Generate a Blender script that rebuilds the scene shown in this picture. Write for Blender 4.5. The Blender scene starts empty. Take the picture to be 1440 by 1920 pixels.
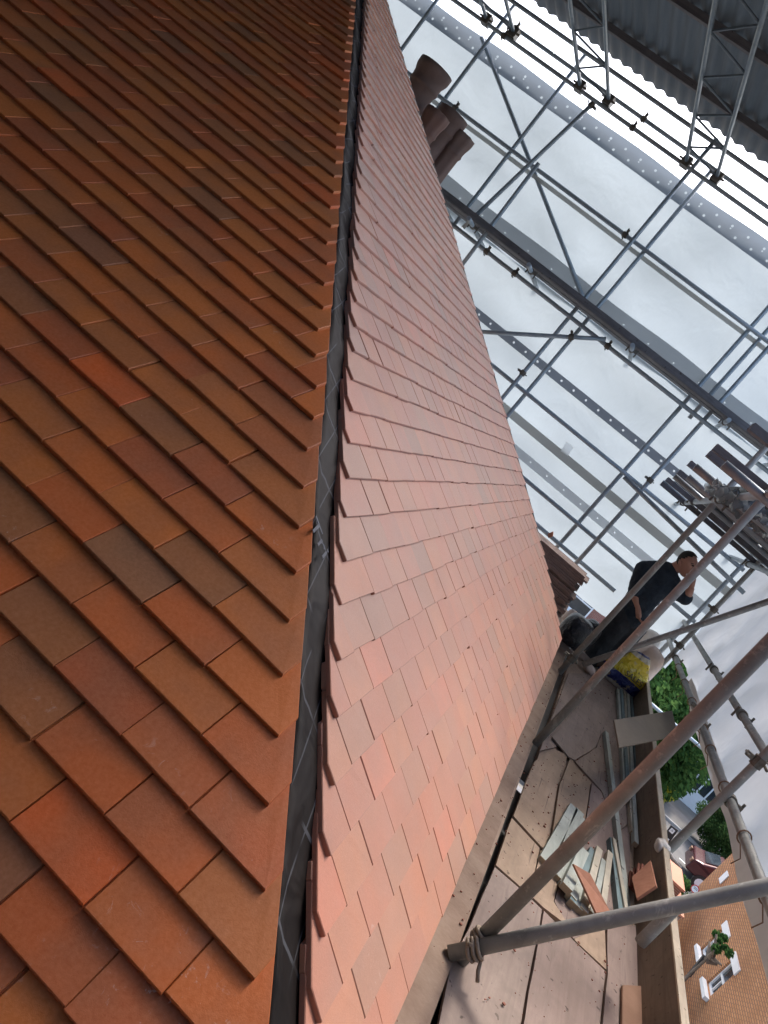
import bpy, math, random
import numpy as np
from mathutils import Vector, Matrix
random.seed(7)
rnd = random.Random(11)
RAD = math.radians
ZF = -0.37
scene = bpy.context.scene
COL = scene.collection

# ---------------------------------------------------------------- camera
CR = np.array([[0.2751036684642417, -0.7337248199095268, 0.621261507133871],
               [-0.025424253610610424, -0.6515213303786703, -0.7582041699898192],
               [0.9610783417213499, 0.1927896384932033, -0.19789031397165466]])
CC = np.array([-0.87649222, 0.34186278, 1.0772807])
CF = 1590.65
cam = bpy.data.cameras.new('camera')
camo = bpy.data.objects.new('camera', cam)
COL.objects.link(camo)
cam.sensor_fit = 'VERTICAL'
cam.sensor_height = 36.0
cam.lens = CF * 36.0 / 1920.0
cam.clip_start = 0.02
cam.clip_end = 2000
rm = Matrix([[CR[0][i], -CR[1][i], -CR[2][i]] for i in range(3)]).to_4x4()
rm.translation = Vector(CC)
camo.matrix_world = rm
scene.camera = camo

# ---------------------------------------------------------------- sky, sun, exposure
SUN_EL, SUN_AZ = RAD(52), RAD(91)
world = bpy.data.worlds.new('World')
scene.world = world
world.use_nodes = True
wn = world.node_tree
for n in list(wn.nodes):
    wn.nodes.remove(n)
sky = wn.nodes.new('ShaderNodeTexSky')
sky.sky_type = 'NISHITA'
sky.sun_disc = False
sky.sun_elevation = SUN_EL
sky.sun_rotation = SUN_AZ
sky.dust_density = 4.0
sky.air_density = 1.0
bg = wn.nodes.new('ShaderNodeBackground')
bg.inputs['Strength'].default_value = 0.15
wo = wn.nodes.new('ShaderNodeOutputWorld')
wn.links.new(sky.outputs[0], bg.inputs[0])
wn.links.new(bg.outputs[0], wo.inputs[0])
sun = bpy.data.lights.new('sun', 'SUN')
sun.energy = 1.0
sun.angle = RAD(10)
sun.color = (1.0, 0.95, 0.88)
suno = bpy.data.objects.new('sun', sun)
COL.objects.link(suno)
sdir = Vector((math.sin(SUN_AZ) * math.cos(SUN_EL), math.cos(SUN_AZ) * math.cos(SUN_EL), math.sin(SUN_EL)))
suno.rotation_euler = sdir.to_track_quat('Z', 'Y').to_euler()
suno.location = (20, 0, 30)
scene.view_settings.view_transform = 'Standard'
scene.view_settings.look = 'None'
scene.view_settings.gamma = 1
scene.view_settings.exposure = 1.86
scene.render.engine = 'CYCLES'
scene.cycles.max_bounces = 10
scene.cycles.transmission_bounces = 6
scene.cycles.transparent_max_bounces = 12

# ---------------------------------------------------------------- helpers
def ray(px, py):
    return np.array([(px - 720) / CF, (py - 960) / CF, 1.0]) @ CR

def at(px, py, ax, v):
    """the point of the plane {axis ax = v} seen at photo pixel px,py"""
    d = ray(px, py)
    t = (v - CC[ax]) / d[ax]
    return Vector(CC + t * d)

def tag(o, label=None, cat=None, group=None, kind=None):
    if label: o['label'] = label
    if cat: o['category'] = cat
    if group: o['group'] = group
    if kind: o['kind'] = kind
    return o

def empty(name, loc, label=None, cat=None, group=None):
    o = bpy.data.objects.new(name, None)
    COL.objects.link(o)
    o.location = loc
    o.empty_display_size = 0.1
    return tag(o, label, cat, group)

class MB:
    def __init__(s):
        s.v = []; s.f = []; s.a = []; s.uv = {}
    def add(s, vs, fs, tone=None):
        b = len(s.v)
        s.v += [tuple(v) for v in vs]
        for f in fs:
            s.f.append([i + b for i in f])
            s.a.append(tone if tone is not None else 0.5)
        return b
    def hexa(s, p, tone=None):
        """8 corners: bottom 4 (ccw) then top 4"""
        s.add(p, [(3, 2, 1, 0), (4, 5, 6, 7), (0, 1, 5, 4), (1, 2, 6, 5), (2, 3, 7, 6), (3, 0, 4, 7)], tone)
    def box(s, c, size, rot=None, tone=None):
        hx, hy, hz = size[0] / 2, size[1] / 2, size[2] / 2
        ps = [Vector(q) for q in ((-hx, -hy, -hz), (hx, -hy, -hz), (hx, hy, -hz), (-hx, hy, -hz), (-hx, -hy, hz), (hx, -hy, hz), (hx, hy, hz), (-hx, hy, hz))]
        if rot is not None:
            ps = [rot @ q for q in ps]
        s.hexa([q + Vector(c) for q in ps], tone)
    def bar(s, a, b, w, h, up=(0, 0, 1), tone=None):
        a, b = Vector(a), Vector(b)
        d = (b - a).normalized()
        u = Vector(up)
        x = d.cross(u).normalized()
        u = x.cross(d)
        q = [x * (sx * w / 2) + u * (sz * h / 2) for sx, sz in ((-1, -1), (1, -1), (1, 1), (-1, 1))]
        ps = [a + k for k in q] + [b + k for k in q]
        s.add(ps, [(0, 1, 2, 3), (7, 6, 5, 4), (4, 5, 1, 0), (5, 6, 2, 1), (6, 7, 3, 2), (7, 4, 0, 3)], tone)
    def prism(s, poly, z0, z1, tone=None):
        n = len(poly)
        vs = [(p[0], p[1], z0) for p in poly] + [(p[0], p[1], z1) for p in poly]
        fs = [tuple(reversed(range(n))), tuple(range(n, 2 * n))]
        fs += [(i, (i + 1) % n, n + (i + 1) % n, n + i) for i in range(n)]
        s.add(vs, fs, tone)
    def tube(s, pts, r, n=10, cap=True, hollow=False, tone=None):
        pts = [Vector(p) for p in pts]
        rings = []
        ref = None
        for i, p in enumerate(pts):
            d = (pts[min(i + 1, len(pts) - 1)] - pts[max(i - 1, 0)]).normalized()
            if ref is None:
                ref = Vector((0, 0, 1)) if abs(d.z) < 0.9 else Vector((1, 0, 0))
            x = d.cross(ref).normalized(); y = x.cross(d).normalized(); ref = y
            rr = r[i] if isinstance(r, (list, tuple)) else r
            rings.append([p + (x * math.cos(2 * math.pi * k / n) + y * math.sin(2 * math.pi * k / n)) * rr for k in range(n)])
        vs = [v for ring in rings for v in ring]
        fs = []
        for i in range(len(pts) - 1):
            for k in range(n):
                fs.append((i * n + k, i * n + (k + 1) % n, (i + 1) * n + (k + 1) % n, (i + 1) * n + k))
        if cap:
            fs.append(tuple(reversed(range(n))))
            fs.append(tuple(range((len(pts) - 1) * n, len(pts) * n)))
        s.add(vs, fs, tone)
    def lathe(s, prof, c, n=24, axis=None, tone=None, wob=0):
        rot = Matrix.Identity(3)
        vs = []
        for (r, z) in prof:
            for k in range(n):
                a = 2 * math.pi * k / n
                rr = r * (1 + wob * math.sin(a * 8))
                vs.append(Vector(c) + Vector((rr * math.cos(a), rr * math.sin(a), z)))
        fs = []
        for i in range(len(prof) - 1):
            for k in range(n):
                fs.append((i * n + k, i * n + (k + 1) % n, (i + 1) * n + (k + 1) % n, (i + 1) * n + k))
        s.add(vs, fs, tone)
    def build(s, name, mat, parent=None, smooth=False, recalc=False):
        me = bpy.data.meshes.new(name)
        me.from_pydata(s.v, [], s.f)
        if any(a != 0.5 for a in s.a):
            at_ = me.attributes.new('tone', 'FLOAT', 'FACE')
            at_.data.foreach_set('value', s.a)
        if smooth:
            me.polygons.foreach_set('use_smooth', [True] * len(me.polygons))
        me.materials.append(mat)
        me.update()
        o = bpy.data.objects.new(name, me)
        COL.objects.link(o)
        if parent is not None:
            o.parent = parent
            o.matrix_parent_inverse = Matrix.Translation(-Vector(parent.location))
        return o

# ---------------------------------------------------------------- materials
class NT:
    def __init__(s, name):
        m = bpy.data.materials.new(name); m.use_nodes = True
        s.m = m; s.t = m.node_tree
        for n in list(s.t.nodes): s.t.nodes.remove(n)
        s.out = s.n('ShaderNodeOutputMaterial')
    def n(s, typ, **kw):
        nd = s.t.nodes.new(typ)
        for k, v in kw.items():
            if k in ('operation', 'blend_type', 'data_type', 'attribute_name', 'noise_dimensions', 'wave_type', 'bands_direction', 'feature', 'distance', 'wave_profile'):
                setattr(nd, k, v)
            else:
                nd.inputs[k.replace('_', ' ')].default_value = v
        return nd
    def l(s, a, b): s.t.links.new(a, b)
    def ramp(s, fac, stops, interp='LINEAR'):
        r = s.t.nodes.new('ShaderNodeValToRGB')
        r.color_ramp.interpolation = interp
        e = r.color_ramp.elements
        while len(e) < len(stops): e.new(0.5)
        for i, (p, c) in enumerate(stops):
            e[i].position = p; e[i].color = (c[0], c[1], c[2], 1)
        s.l(fac, r.inputs[0])
        return r.outputs[0]
    def noise(s, scale, detail=4, vec=None, rough=0.55, dist=0):
        nd = s.n('ShaderNodeTexNoise')
        nd.inputs['Scale'].default_value = scale
        nd.inputs['Detail'].default_value = detail
        nd.inputs['Roughness'].default_value = rough
        nd.inputs['Distortion'].default_value = dist
        if vec is not None: s.l(vec, nd.inputs['Vector'])
        return nd.outputs['Fac']
    def mix(s, fac, a, b, bt='MIX'):
        nd = s.t.nodes.new('ShaderNodeMix'); nd.data_type = 'RGBA'; nd.blend_type = bt
        for src, i in ((fac, 0), (a, 6), (b, 7)):
            if isinstance(src, (int, float)): nd.inputs[i].default_value = src
            elif isinstance(src, tuple): nd.inputs[i].default_value = (src[0], src[1], src[2], 1)
            else: s.l(src, nd.inputs[i])
        return nd.outputs[2]
    def math(s, op, a, b=0.0, c=None):
        nd = s.t.nodes.new('ShaderNodeMath'); nd.operation = op
        for i, x in enumerate((a, b, c)):
            if x is None: continue
            if isinstance(x, (int, float)): nd.inputs[i].default_value = x
            else: s.l(x, nd.inputs[i])
        return nd.outputs[0]
    def obj(s, scale=None):
        tc = s.t.nodes.new('ShaderNodeTexCoord')
        if scale is None: return tc.outputs['Object']
        mp = s.t.nodes.new('ShaderNodeMapping'); mp.inputs['Scale'].default_value = scale
        s.l(tc.outputs['Object'], mp.inputs['Vector'])
        return mp.outputs[0]
    def bump(s, h, strength=0.3, dist=0.01):
        b = s.t.nodes.new('ShaderNodeBump'); b.inputs['Strength'].default_value = strength
        b.inputs['Distance'].default_value = dist
        s.l(h, b.inputs['Height'])
        return b.outputs[0]
    def princ(s, col, rough=0.7, metal=0.0, normal=None, spec=0.5, sheen=None, coat=None):
        p = s.t.nodes.new('ShaderNodeBsdfPrincipled')
        if isinstance(col, tuple): p.inputs['Base Color'].default_value = (col[0], col[1], col[2], 1)
        else: s.l(col, p.inputs['Base Color'])
        if isinstance(rough, (int, float)): p.inputs['Roughness'].default_value = rough
        else: s.l(rough, p.inputs['Roughness'])
        p.inputs['Metallic'].default_value = metal
        p.inputs['Specular IOR Level'].default_value = spec
        if sheen:
            p.inputs['Sheen Weight'].default_value = sheen; p.inputs['Sheen Roughness'].default_value = .45; p.inputs['Sheen Tint'].default_value = (1, .93, .88, 1)
        if normal is not None: s.l(normal, p.inputs['Normal'])
        return p
    def fin(s, sh):
        s.l(sh.outputs[0] if hasattr(sh, 'outputs') else sh, s.out.inputs[0])
        return s.m

def simple(name, c1, c2, scale=8, rough=0.7, metal=0.0, bump=0.15, stretch=None, spec=0.4, bs=None, dist=0.004):
    t = NT(name)
    v = t.obj(stretch if stretch else (1, 1, 1))
    f = t.noise(scale, 6, v, 0.6)
    c = t.ramp(f, [(0.3, c1), (0.7, c2)])
    nb = t.bump(t.noise(bs or scale * 8, 4, v), bump, dist)
    return t.fin(t.princ(c, rough, metal, nb, spec))

def mat_tile(name='clay_tile', dusty=0.0):  # dusty: pale mix of real dust and painted sky glare
    t = NT(name)
    a = t.n('ShaderNodeAttribute', attribute_name='tone').outputs['Fac']
    base = t.ramp(a, [(0.0, (.62, .140, .024)), (0.12, (.46, .105, .030)), (0.3, (.55, .122, .026)), (0.5, (.60, .140, .024)),
                      (0.66, (.63, .172, .028)), (0.78, (.50, .150, .034)), (0.88, (.33, .130, .045)), (0.94, (.76, .135, .020)), (1.0, (.28, .130, .055))])
    v = t.obj()
    # every tile gets its own firing cloud: shift the noise by its tone
    comb = t.t.nodes.new('ShaderNodeVectorMath'); comb.operation = 'MULTIPLY_ADD'
    cx = t.t.nodes.new('ShaderNodeCombineXYZ')
    t.l(a, cx.inputs[0]); t.l(a, cx.inputs[1]); t.l(a, cx.inputs[2])
    t.l(cx.outputs[0], comb.inputs[0]); comb.inputs[1].default_value = (37, 53, 71); t.l(v, comb.inputs[2])
    cloud = t.noise(6.5, 3, comb.outputs[0], 0.5)
    cm = t.ramp(cloud, [(0.42, (0, 0, 0)), (0.68, (1, 1, 1))])
    c = t.mix(t.math('MULTIPLY', cm, 0.42), base, (.26, .11, .055))
    cloud2 = t.noise(5.0, 2, comb.outputs[0], 0.4, 0.6)
    cm2 = t.ramp(cloud2, [(0.5, (0, 0, 0)), (0.75, (1, 1, 1))])
    c = t.mix(t.math('MULTIPLY', cm2, 0.4), c, (.48, .155, .045))
    fine = t.noise(140, 4, v, 0.6)
    c = t.mix(0.20, c, t.ramp(fine, [(0.3, (.10, .04, .025)), (0.75, (.5, .25, .16))]), 'MIX')
    dust = t.noise(2.3, 5, v, 0.6, 0.4)
    dm = t.ramp(dust, [(0.66, (0, 0, 0)), (0.85, (1, 1, 1))])
    c = t.mix(t.math('MULTIPLY', dm, 0.25), c, (.42, .27, .2))
    scf = t.math('MULTIPLY', t.ramp(t.noise(2.6, 2, v), [(0.60, (0, 0, 0)), (0.68, (1, 1, 1))]), t.ramp(t.noise(30, 5, v, .75, 1.2), [(0.60, (0, 0, 0)), (0.68, (1, 1, 1))]))
    c = t.mix(t.math('MULTIPLY', scf, .55), c, (.60, .50, .44))
    sp = t.noise(90, 2, v)
    sm = t.ramp(sp, [(0.76, (0, 0, 0)), (0.79, (1, 1, 1))])
    c = t.mix(t.math('MULTIPLY', sm, 0.3), c, (.55, .42, .34))
    if dusty:  # pale mix: partly real dust, partly sky glare put into the colour
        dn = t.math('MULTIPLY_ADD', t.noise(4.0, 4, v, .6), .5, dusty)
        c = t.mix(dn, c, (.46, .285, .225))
    h = t.noise(260, 5, v, 0.7)
    nb = t.bump(h, 0.25, 0.002)
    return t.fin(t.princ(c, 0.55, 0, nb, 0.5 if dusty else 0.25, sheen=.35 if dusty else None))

def mat_tube(name, c1, c2, c3, rough=0.5, metal=0.35, smear=0.5):
    t = NT(name)
    v = t.obj()
    f = t.noise(9, 6, v, 0.65, 0.5)
    c = t.ramp(f, [(0.3, c1), (0.62, c2)])
    st = t.ramp(t.noise(22, 5, v, 0.7), [(0.58, (0, 0, 0)), (0.7, (1, 1, 1))])
    c = t.mix(t.math('MULTIPLY', st, smear), c, c3)
    sp = t.ramp(t.noise(7, 5, t.obj((1, 1, .45)), .75, 1.0), [(0.60, (0, 0, 0)), (0.64, (1, 1, 1))])
    c = t.mix(t.math('MULTIPLY', sp, smear * .75), c, c3)
    ru = t.ramp(t.noise(15, 4, v, .7, .5), [(0.64, (0, 0, 0)), (0.72, (1, 1, 1))])
    c = t.mix(t.math('MULTIPLY', ru, smear * .5), c, (c1[0] * .9, c1[1] * .62, c1[2] * .45))
    nb = t.bump(t.noise(90, 4, v), 0.2, 0.002)
    return t.fin(t.princ(c, rough, metal, nb, 0.5))

def mat_sheet(name, col, opaque=0.0, weave=True, wrinkle=0.5, dots=None, trans=0.62, see=0.0):
    t = NT(name)
    v = t.obj()
    f = t.noise(.9, 3, v, 0.5, 0.3)
    dark = tuple(x * 0.88 for x in col)
    c = t.ramp(f, [(0.35, dark), (0.65, col)])
    if weave:
        w = t.math('MULTIPLY', t.noise(60, 3, t.obj((1, 1, .35)), .7), .4)
        c = t.mix(w, c, tuple(x * 0.72 for x in col))
    c = t.mix(t.ramp(t.noise(3.2, 6, v, 0.7, 1.0), [(0.5, (0, 0, 0)), (0.9, (.2, .2, .2))]), c, tuple(x * 0.86 for x in col))
    nb = t.bump(t.noise(2.2, 3, v, 0.5, .4), wrinkle, 0.05)
    d = t.n('ShaderNodeBsdfDiffuse'); t.l(c, d.inputs[0]); t.l(nb, d.inputs['Normal'])
    tr = t.n('ShaderNodeBsdfTranslucent'); t.l(c, tr.inputs[0]); t.l(nb, tr.inputs['Normal'])
    mx = t.n('ShaderNodeMixShader'); mx.inputs[0].default_value = trans
    t.l(d.outputs[0], mx.inputs[1]); t.l(tr.outputs[0], mx.inputs[2])
    last = mx
    if see > 0 or dots:
        tp = t.n('ShaderNodeBsdfTransparent')
        m2 = t.n('ShaderNodeMixShader')
        m2.inputs[0].default_value = see
        if dots:
            # eyelets: holes punched at a regular pitch along Y, in two staggered rows
            sx = t.n('ShaderNodeSeparateXYZ'); t.l(v, sx.inputs[0])
            def row(zc, off, pitch, r):
                yy = t.math('SUBTRACT', t.math('FRACT', t.math('ADD', t.math('DIVIDE', sx.outputs['Y'], pitch), off)), 0.5)
                yy = t.math('MULTIPLY', yy, pitch)
                zz = t.math('SUBTRACT', sx.outputs['Z'], zc)
                rr = t.math('SQRT', t.math('ADD', t.math('MULTIPLY', yy, yy), t.math('MULTIPLY', zz, zz)))
                return t.math('LESS_THAN', rr, r)
            acc = None
            for (zc, off, pitch, r) in dots:
                q = row(zc, off, pitch, r)
                acc = q if acc is None else t.math('MAXIMUM', acc, q)
            t.l(t.math('MAXIMUM', acc, see), m2.inputs[0])
        t.l(mx.outputs[0], m2.inputs[1]); t.l(tp.outputs[0], m2.inputs[2])
        last = m2
    return t.fin(last)

def mat_wood(name, c1, c2, c3, axis=0, scale=3.0, rough=0.8):
    t = NT(name)
    st = [28, 28, 28]; st[axis] = 2.0
    v = t.obj(tuple(st))
    f = t.noise(scale * .35, 8, v, 0.62, 0.8)
    c = t.ramp(f, [(0.3, c1), (0.55, c2), (0.78, c3)])
    b = t.noise(2.2, 5, t.obj(), 0.6, 0.3)
    c = t.mix(t.ramp(b, [(0.5, (0, 0, 0)), (0.75, (.6, .6, .6))]), c, tuple(x * 0.72 for x in c1))
    sp = t.ramp(t.noise(30, 3, t.obj()), [(0.66, (0, 0, 0)), (0.70, (.8, .8, .8))])
    c = t.mix(sp, c, (.05, .035, .028))
    st2 = [60, 60, 60]; st2[axis] = 1.2
    cr = t.ramp(t.noise(1.0, 3, t.obj(tuple(st2)), .6), [(0.66, (0, 0, 0)), (0.70, (.7, .7, .7))])
    c = t.mix(cr, c, (.06, .042, .034))
    dd = t.ramp(t.noise(5, 6, t.obj(), .7, .5), [(0.45, (0, 0, 0)), (0.62, (.5, .5, .5))])
    c = t.mix(dd, c, tuple(x * .62 for x in c2))
    nb = t.bump(t.noise(scale, 8, v, 0.7), 0.3, 0.003)
    return t.fin(t.princ(c, rough, 0, nb, 0.3))

M = {}
M['tile'] = mat_tile()
M['tile_glare_dust'] = mat_tile('clay_tile_glare_dust', .22)  # lit copy for the side slope, sky glare and dust in its colour
M['tube_near'] = mat_tube('galvanised_tube_worn', (.22, .225, .22), (.32, .325, .315), (.52, .51, .49), 0.55, 0.25, 0.8)
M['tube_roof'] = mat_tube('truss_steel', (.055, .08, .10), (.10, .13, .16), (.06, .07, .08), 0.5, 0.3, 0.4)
M['tube_wall'] = mat_tube('galvanised_tube_veiled', (.22, .27, .31), (.34, .39, .43), (.16, .18, .19), 0.45, 0.3, 0.4)  # bluish veil of lens glare put into the far tube colour
M['coupler'] = simple('coupler_steel', (.10, .09, .08), (.2, .18, .15), 30, 0.55, 0.5)
M['rust'] = simple('rusted_band', (.16, .085, .05), (.26, .16, .1), 30, 0.8)
M['sheet'] = mat_sheet('white_sheeting', (.44, .51, .56), trans=0.42, wrinkle=.5)
M['sheet_side'] = mat_sheet('side_sheeting', (.74, .74, .73), trans=0.5, wrinkle=.45)
M['hem'] = mat_sheet('folded_hem', (.42, .42, .40), trans=0.45, weave=False)
M['dust_sheet'] = mat_sheet('dusty_sheeting', (.60, .54, .49), trans=0.45, weave=False, wrinkle=1.0)
M['steel_sheet'] = simple('corrugated_steel', (.075, .10, .125), (.12, .15, .18), 3, 0.6, 0.3, stretch=(.3, 6, 1))
M['board'] = mat_wood('scaffold_board_wood', (.30, .215, .16), (.40, .29, .22), (.25, .18, .14), 0)
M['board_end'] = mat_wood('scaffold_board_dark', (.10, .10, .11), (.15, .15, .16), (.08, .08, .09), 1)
M['ply_tan'] = mat_wood('plywood_tan', (.31, .215, .15), (.39, .28, .20), (.24, .165, .12), 0, 2)
M['ply_grey'] = mat_wood('plywood_grey', (.235, .175, .15), (.30, .23, .195), (.185, .14, .12), 0, 2)
M['ply_red'] = mat_wood('plywood_dusty', (.23, .165, .14), (.30, .22, .19), (.18, .13, .11), 0, 2)
M['dust_board'] = simple('dust_covered_board', (.20, .13, .095), (.31, .225, .17), 7, 0.95, bump=.4, bs=60)
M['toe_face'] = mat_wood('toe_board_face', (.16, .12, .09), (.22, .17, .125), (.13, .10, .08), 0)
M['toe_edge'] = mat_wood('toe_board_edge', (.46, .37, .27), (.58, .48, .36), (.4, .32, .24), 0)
M['batten'] = mat_wood('treated_batten', (.30, .33, .30), (.42, .45, .41), (.24, .28, .27), 0, 2)
M['batten_blue'] = mat_wood('treated_batten_blue', (.13, .19, .2), (.2, .27, .28), (.1, .15, .16), 0, 2)
M['batten_pale'] = mat_wood('pale_batten', (.42, .38, .3), (.52, .47, .38), (.36, .31, .25), 0, 2)
M['endgrain'] = simple('end_grain', (.36, .27, .17), (.46, .36, .24), 60, 0.9)
M['cut_tile'] = simple('cut_clay_tile', (.40, .17, .10), (.48, .22, .14), 30, 0.8)
M['red_tile'] = simple('stacked_clay_tile', (.22, .07, .045), (.30, .11, .07), 20, 0.8)
M['brown_tile'] = simple('brown_concrete_tile', (.15, .125, .095), (.18, .15, .115), 12, 0.85)
M['orange_tile'] = simple('orange_brown_tile', (.24, .13, .08), (.3, .17, .11), 12, 0.85)
M['pot'] = simple('terracotta_pot', (.13, .07, .055), (.19, .105, .08), 5, 0.8)
M['pot_blue'] = simple('weathered_pot', (.12, .075, .06), (.18, .115, .095), 5, 0.8)
M['stackbrick'] = simple('chimney_brick', (.2, .11, .08), (.28, .16, .11), 9, 0.9)
M['bag_black'] = simple('black_plastic', (.012, .013, .018), (.03, .032, .04), 6, 0.3, bump=.8, dist=.03, bs=14)
M['bag_white'] = simple('white_sack', (.6, .56, .52), (.72, .68, .64), 8, 0.6, bump=.6, dist=.02, bs=20)
M['bag_pink'] = simple('dusty_sack', (.56, .43, .37), (.66, .55, .49), 8, 0.7, bump=.5, dist=.02, bs=16)
M['white'] = simple('white_paint', (.72, .72, .70), (.8, .8, .79), 5, 0.6)
M['paper'] = simple('white_paper', (.78, .80, .82), (.85, .86, .88), 5, 0.8)
M['black'] = simple('black_plastic_matt', (.015, .015, .016), (.03, .03, .03), 5, 0.5)
M['rope'] = simple('dirty_rope', (.33, .25, .19), (.45, .36, .28), 80, 0.9, bump=.6)
M['fabric_navy'] = simple('navy_cotton', (.012, .022, .036), (.035, .048, .066), 9, 0.9, bump=1.0, bs=11, dist=.05)
M['fabric_trouser'] = simple('black_work_trousers', (.018, .021, .028), (.042, .047, .055), 10, 0.85, bump=.6, bs=18, dist=.03)
M['skin'] = simple('skin', (.42, .22, .16), (.50, .28, .21), 12, 0.55, bump=.05)
M['hair'] = simple('dark_short_hair', (.015, .013, .012), (.035, .028, .025), 80, 0.8, bump=.6)
M['boot'] = simple('worn_boot', (.10, .075, .055), (.17, .13, .10), 12, 0.8)

def mat_underlay():
    t = NT('roof_underlay')
    v = t.obj()
    uv = t.n('ShaderNodeTexCoord').outputs['UV']
    sx = t.n('ShaderNodeSeparateXYZ'); t.l(uv, sx.inputs[0])
    def lines(sgn, off):
        q = t.math('FRACT', t.math('ADD', t.math('MULTIPLY', t.math('ADD', sx.outputs['Y'], t.math('MULTIPLY', sx.outputs['X'], sgn)), 4.2), off))
        return t.math('LESS_THAN', t.math('ABSOLUTE', t.math('SUBTRACT', q, 0.5)), 0.022)
    m = t.math('MAXIMUM', lines(1.15, .1), lines(-1.15, .35))
    brk = t.ramp(t.noise(6, 2, v), [(0.42, (0, 0, 0)), (0.5, (1, 1, 1))])
    m = t.math('MULTIPLY', m, t.math('MULTIPLY', brk, .55))
    c = t.ramp(t.noise(5, 5, v), [(0.3, (.006, .004, .0035)), (0.7, (.016, .011, .009))])
    c = t.mix(m, c, (.12, .125, .14))
    nb = t.bump(t.noise(8, 2, v, .5, .5), .7, .02)
    return t.fin(t.princ(c, 0.6, 0, nb, 0.12))
M['underlay'] = mat_underlay()

# ---------------------------------------------------------------- roof geometry
GA = 0.1
TA, TB, DA, DB = RAD(29.80659294), RAD(33.60205483), RAD(-12.45591055), RAD(-8.36813461)
KA = 3.1351
XV = 5.12
def prof(t, d, k):
    n = 24
    s = (np.arange(n) + .5) / n * k
    a = t - d * np.exp(-np.maximum(s, 0) / 4)
    return float(np.mean(np.cos(a)) * k * GA), float(np.mean(np.sin(a)) * k * GA)
KS = np.linspace(0, 75, 751)
PA = np.array([prof(TA, DA, k) for k in KS]); PB = np.array([prof(TB, DB, k) for k in KS])
def interp(T, xs, ys, x): return float(np.interp(x, xs, ys))
def SA(k):
    if k < 0:
        a = TA - DA; return (k * GA * math.cos(a), k * GA * math.sin(a))
    return (float(np.interp(k, KS, PA[:, 0])), float(np.interp(k, KS, PA[:, 1])))
def SB(k):
    if k < 0:
        a = TB - DB; return (k * GA * math.cos(a), k * GA * math.sin(a))
    return (float(np.interp(k, KS, PB[:, 0])), float(np.interp(k, KS, PB[:, 1])))
def angA(k): return TA - DA * math.exp(-max(k, 0) / 4)
def angB(k): return TB - DB * math.exp(-max(k, 0) / 4)
def hipx(z):   # x of the hip at height z (front slope profile)
    if z < 0: return z / math.tan(TA - DA)
    return float(np.interp(z, PA[:, 1], PA[:, 0]))
def hipy(z):
    if z < 0: return z / math.tan(TB - DB)
    return float(np.interp(z, PB[:, 1], PB[:, 0]))

TW, TT, TL = 0.165, 0.011, 0.205
def clip(poly, p, n):
    """keep the side where (q-p).n <= 0"""
    out = []
    for i in range(len(poly)):
        a, b = poly[i], poly[(i + 1) % len(poly)]
        da = (a[0] - p[0]) * n[0] + (a[1] - p[1]) * n[1]
        db = (b[0] - p[0]) * n[0] + (b[1] - p[1]) * n[1]
        if da <= 0: out.append(a)
        if (da < 0 < db) or (db < 0 < da):
            s = da / (da - db)
            out.append((a[0] + (b[0] - a[0]) * s, a[1] + (b[1] - a[1]) * s))
    return out

def tile_poly(mb, poly, O, U, S, N, lift, tone, yaw=0.0, roll=0.0, camber=0.0016):
    """poly in (u,s); O origin on the battens; tail at s=0 lies TT high and the tile leans into the slope"""
    if len(poly) < 3: return
    area = sum(poly[i][0] * poly[(i + 1) % len(poly)][1] - poly[(i + 1) % len(poly)][0] * poly[i][1] for i in range(len(poly)))
    if abs(area) < 4e-5: return
    if area < 0: poly = poly[::-1]
    cu = sum(p[0] for p in poly) / len(poly); cs = sum(p[1] for p in poly) / len(poly)
    tilt = TT / GA
    def P(u, s, h):
        du = u - cu
        uu, ss = u - yaw * (s - cs), s + yaw * du
        hh = h + lift - tilt * s + roll * du - camber * (du / 0.08) ** 2 * 1.0
        return O + U * uu + S * ss + N * hh
    n = len(poly)
    ins = []
    c = 0.0016
    for (u, s) in poly:
        L = math.hypot(u - cu, s - cs)
        k = 1 - c * 1.4 / max(L, 1e-3)
        ins.append((cu + (u - cu) * k, cs + (s - cs) * k))
    vs = [P(u, s, 0) for u, s in poly] + [P(u, s, TT - c) for u, s in poly] + [P(u, s, TT) for u, s in ins]
    fs = [tuple(reversed(range(n)))]
    for i in range(n):
        j = (i + 1) % n
        fs.append((i, j, n + j, n + i))
        fs.append((n + i, n + j, 2 * n + j, 2 * n + i))
    fs.append(tuple(range(2 * n, 3 * n)))
    mb.add(vs, fs, tone)

def tone():
    r = rnd.random()
    if r < .30: return rnd.uniform(.25, .5)
    if r < .62: return rnd.uniform(.5, .72)
    if r < .74: return rnd.uniform(.05, .25)
    if r < .86: return rnd.uniform(.72, .84)
    if r < .92: return rnd.uniform(.84, .90)
    if r < .965: return rnd.uniform(.925, .95)
    return rnd.uniform(.97, 1)

house = empty('roofed_house', (2.5, 2.0, -0.4), 'house corner with a hipped roof of new orange clay tiles on two slopes', 'house')

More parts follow.
